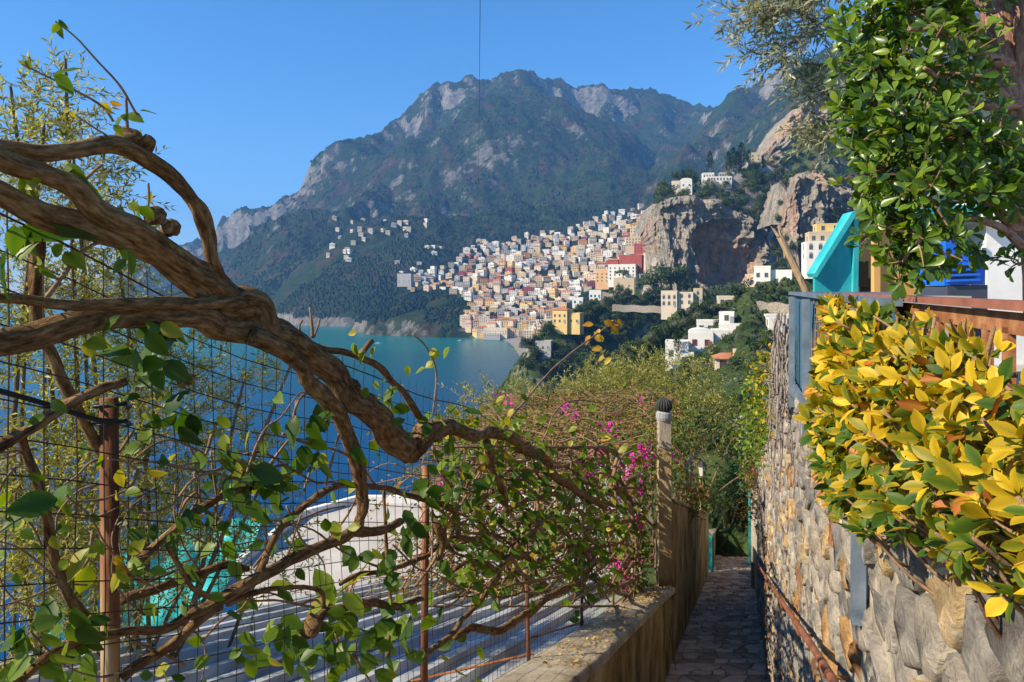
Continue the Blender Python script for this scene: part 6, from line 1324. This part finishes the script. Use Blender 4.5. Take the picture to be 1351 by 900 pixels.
limb([(1322, 75, 2.1, 28), (1290, 60, 2.1, 26), (1265, 20, 2.05, 22), (1240, -40, 2.0, 20)]); limb([(1345, 130, 2.1, 26), (1348, 60, 2.05, 24), (1352, -30, 2.0, 22)]); limb([(1355, 150, 2.1, 18), (1300, 110, 2.0, 16), (1250, 55, 1.95, 14), (1230, 5, 1.9, 12)])
limb([(1340, 88, 2.1, 16), (1290, 70, 1.9, 13), (1240, 40, 1.8, 10), (1200, 38, 1.7, 7)]); limb([(1360, 135, 2.1, 14), (1300, 140, 1.95, 11), (1250, 112, 1.8, 8), (1220, 90, 1.7, 5)]); limb([(1380, 250, 2.15, 18), (1345, 300, 2.0, 15), (1310, 270, 1.9, 12), (1270, 240, 1.8, 9), (1225, 225, 1.75, 6)]); limb([(1390, 330, 2.1, 16), (1340, 280, 1.95, 13), (1310, 230, 1.85, 10), (1280, 190, 1.8, 7)]); limb([(1370, 350, 2.1, 14), (1320, 300, 1.9, 11), (1260, 290, 1.8, 8), (1210, 320, 1.7, 5)])
limb([(1300, 0, 2.5, 40), (1275, -30, 2.5, 38), (1265, 60, 2.6, 26)], M_BARK)
BL = [(1150, 30, 1.9, .11), (1200, 20, 1.9, .14), (1260, 10, 2.0, .14), (1160, 90, 1.85, .14), (1215, 90, 1.8, .15), (1270, 95, 1.9, .13), (1155, 160, 1.85, .13), (1205, 170, 1.75, .15), (1260, 180, 1.8, .14), (1310, 190, 1.9, .11), (1165, 230, 1.8, .13), (1215, 245, 1.75, .14), (1270, 245, 1.8, .13), (1320, 255, 1.9, .10), (1165, 290, 1.85, .10), (1205, 310, 1.75, .12), (1245, 305, 1.8, .10), (1335, 215, 1.8, .1), (1195, 345, 1.75, .07), (1225, 350, 1.75, .06), (1315, 40, 2.2, .13), (1345, 350, 1.9, .05), (1135, 60, 1.95, .09), (1140, 200, 1.9, .08), (1290, 330, 1.9, .06), (1180, -40, 1.9, .15), (1260, -50, 1.9, .15), (1340, -30, 2.1, .14), (1140, 130, 1.9, .09)]
r = np.random.default_rng(81); rows = []; g = MB(); B = np.array([np.r_[P(a, b_, c_), d] for a, b_, c_, d in BL]); wt = B[:, 3]**2; wt /= wt.sum()
for k in r.choice(len(B), 900, p=wt):
    d = rand_dirs(1, r)[0]; c_ = B[k, :3] + d * B[k, 3] * r.uniform(.2, 1.1); ax = d + np.array((-.35, -.35, .35)) + r.normal(0, .35, 3)
    for (p, dd, n_, l_) in rosette(c_, ax, r.integers(4, 8), .039, r, 1.0): rows.append((p, dd, n_, l_, float(np.clip(r.beta(1.7, 2.2) + (.25 if r.random() < .08 else 0), 0, 1)), l_ / p[1]))
    if r.random() < .55: g.tube(spline([B[k, :3], (B[k, :3] + c_) / 2 + r.normal(0, .01, 3), c_], n=3) - tb, np.linspace(.0035, .0018, 7), 4)
kind(g.build('twigs', M_TWIG, te), 'stuff'); split_leaves('leaf', rows, .46, 'obovate', M_PIT, te, tb, 300, 'crown', 9)
# olive branches reaching in from behind the tree
ob = np.array((3.6, 4.6, -.74)); oe = empty('overhanging_olive', ob); tag(oe, 'olive branches with narrow silvery leaves reaching over the lane', 'tree')
r = np.random.default_rng(91); lines = [[(1150, 60, 4.0), (1100, 40, 3.8), (1060, 20, 3.7), (1020, 8, 3.6), (972, 12, 3.6)], [(1160, 90, 4.0), (1115, 20, 3.9), (1075, 38, 3.7), (1040, 60, 3.6), (1005, 72, 3.6), (975, 58, 3.6)], [(1170, 110, 4.0), (1120, 95, 3.9), (1080, 85, 3.8), (1045, 85, 3.7)], [(1180, 150, 4.0), (1130, 150, 3.8), (1100, 130, 3.7), (1075, 115, 3.7)], [(1120, 140, 3.8), (1095, 160, 3.75), (1075, 172, 3.7)], [(1140, -30, 4), (1090, -10, 3.8), (1040, 0, 3.7), (1000, 30, 3.6)], [(1090, -60, 3.9), (1060, -10, 3.8), (1010, -5, 3.7)]]
g = MB(); g.tube(spline([ob, ob + np.array((-.3, -.2, 1.2)), P(1230, 100, 4.2), P(1170, 110, 4.05)], n=6) - ob, np.linspace(.09, .015, 19), 8, knob=.15); g.build('trunk', M_BARK, oe, smooth=True)
pos = []; ax = []
for ln in lines:
    q = spline([P(*a) for a in ln], n=6); g = MB(); g.tube(np.vstack([P(1172, 112, 4.05)[None], q]) - ob, np.linspace(.009, .003, len(q) + 1), 6); g.build('branch', M_BARK, oe, smooth=True)
    for k in range(48): i_ = r.integers(len(q) // 4, len(q)); pos.append(q[i_] + r.normal(0, .03, 3)); dd = q[min(i_ + 1, len(q) - 1)] - q[i_ - 1]; ax.append(dd / np.linalg.norm(dd) * .8 + r.normal(0, .55, 3) + np.array((0, 0, -.1)))
lp, ld, ln_, tws = sprigs(np.array(pos), np.array(ax), .16 * r.uniform(.5, 1.3, len(pos)), 12, .05, r); L = .058 * r.uniform(.7, 1.2, len(lp))
M_SILV = leaf_mat('silver_olive_leaf', [(0, (.10, .12, .05)), (.5, (.27, .29, .16)), (1, (.50, .51, .38))], .4, .45, .4)
leaf_stuff('leaves', lp - ob, ld, ln_, L, L * .22, 'small', M_SILV, np.clip(r.beta(2.4, 2, len(lp)), 0, 1), oe)
g = MB(); [g.tube(t_ - ob, [.002, .0016, .001], 3, cap=False) for t_ in tws]; kind(g.build('twigs', M_TWIG, oe), 'stuff')
# plants hanging on the stone wall beyond the fence
M_DEAD = mat('dead_grey_stem', [(.3, (.12, .095, .085)), (.7, (.33, .28, .25))], 25, .9, .4, 60)
r = np.random.default_rng(95); db = np.array((XR(5.3), 5.3, -.72)); de = empty('dry_creeper', db); g = MB()
for k in range(24):
    Y = r.uniform(4.55, 5.35); z0 = r.uniform(-.5, -.15) if Y < 5.5 else r.uniform(-.8, -.6); L = r.uniform(.4, 1.15); p0 = np.array((XR(Y), Y, z0)) + NO * r.uniform(.04, .12); pts = [p0]
    for s in range(6): pts.append(pts[-1] + np.array((0, 0, -L / 6)) + AL * r.normal(0, .06) + NO * r.normal(.002, .012))
    g.tube(spline(pts, n=3) - db, np.linspace(.008, .003, 19), 5, knob=.2)
    for s in range(5): q = pts[r.integers(1, 6)]; g.tube([q - db, q + AL * r.normal(0, .08) + NO * r.uniform(0, .07) + np.array((0, 0, r.normal(0, .06))) - db], [.004, .002], 4)
g.build('stems', M_DEAD, de, smooth=True); tag(de, 'dry grey creeper stems hanging over the wall at the end of the blue fence', 'creeper')
def wall_plant(Y0, Y1, zr, n_, L, m_, tint, label, seed, out=.2, name='wall_shrub'):
    r = np.random.default_rng(seed); b_ = np.array((XR((Y0 + Y1) / 2), (Y0 + Y1) / 2, float(rtop_z((Y0 + Y1) / 2)))); e = empty(name, b_); k = 26; Yc = r.uniform(Y0, Y1, k); C_ = np.stack([XR(Yc), Yc, rtop_z(Yc) + r.uniform(*zr, k)], -1) + NO * r.uniform(-.1, out, k)[:, None]
    g = MB()
    for c_ in C_: s_ = np.array((XR(c_[1]) + .1, c_[1], float(rtop_z(c_[1])) - .02)); g.tube(spline([s_, (s_ + c_) / 2 + np.array((-.02, 0, .08)), c_], n=3) - b_, np.linspace(.008, .003, 7), 4)
    g.build('stems', M_TWIG, e); i_ = r.integers(0, k, n_); pos = C_[i_] + r.normal(0, .11, (n_, 3)); l_ = L * r.uniform(.6, 1.3, n_)
    leaf_stuff('leaves', pos - b_, rand_dirs(n_, r), rand_dirs(n_, r) + NO * .5 + np.array((0, 0, .5)), l_, l_ * .55, 'small', m_, r.uniform(*tint, n_), e); return tag(e, label, 'shrub')
wall_plant(5.8, 8.2, (-.4, .15), 900, .05, M_YEL, (.2, .62), 'yellow flowering shrub on top of the stone wall beyond the blue fence', 96)
wall_plant(7.5, 10.5, (-.6, .25), 1100, .07, M_PIT, (.3, 1), 'fresh green creeper hanging over the stone wall', 97, .25)
wall_plant(10.0, 14.5, (-.3, .5), 1000, .08, M_TREE_G, (.2, 1), 'leafy green bush crowning the far end of the stone wall', 98, .25)
wall_plant(13.0, 16.0, (-1.4, .1), 900, .07, M_BOUG, (.5, 1), 'rust coloured creeper trailing down the far end of the stone wall', 99, .25)
wall_plant(15.0, 24.0, (-.2, .9), 1300, .12, M_TREE_D, (.2, 1), 'dark green bushes leaning over the lowest stretch of the stone wall', 100, .4)
# fallen leaves on the cap and the steps
r = np.random.default_rng(101); N = 900; Y = 9.6 - 5.5 * r.random(N)**1.6; pos = np.stack([XL(Y) - .38 * r.beta(1.2, 1.6, N), Y, cap_z(Y) + .012], -1); l_ = r.uniform(.02, .045, N)
M_LIT = leaf_mat('dry_leaf', [(0, (.16, .09, .03)), (.5, (.36, .24, .09)), (1, (.50, .36, .16))], .8, .1, .1)
a_ = rand_dirs(N, r); a_[:, 2] *= .15; lo = leaf_stuff('fallen_leaves', pos, a_, np.array((0, 0, 1.0)) + r.normal(0, .25, (N, 3)), l_, l_ * .6, 'small', M_LIT, r.random(N)); lo['label'] = 'dry fallen leaves scattered on the cap of the low wall'; lo['category'] = 'leaf litter'
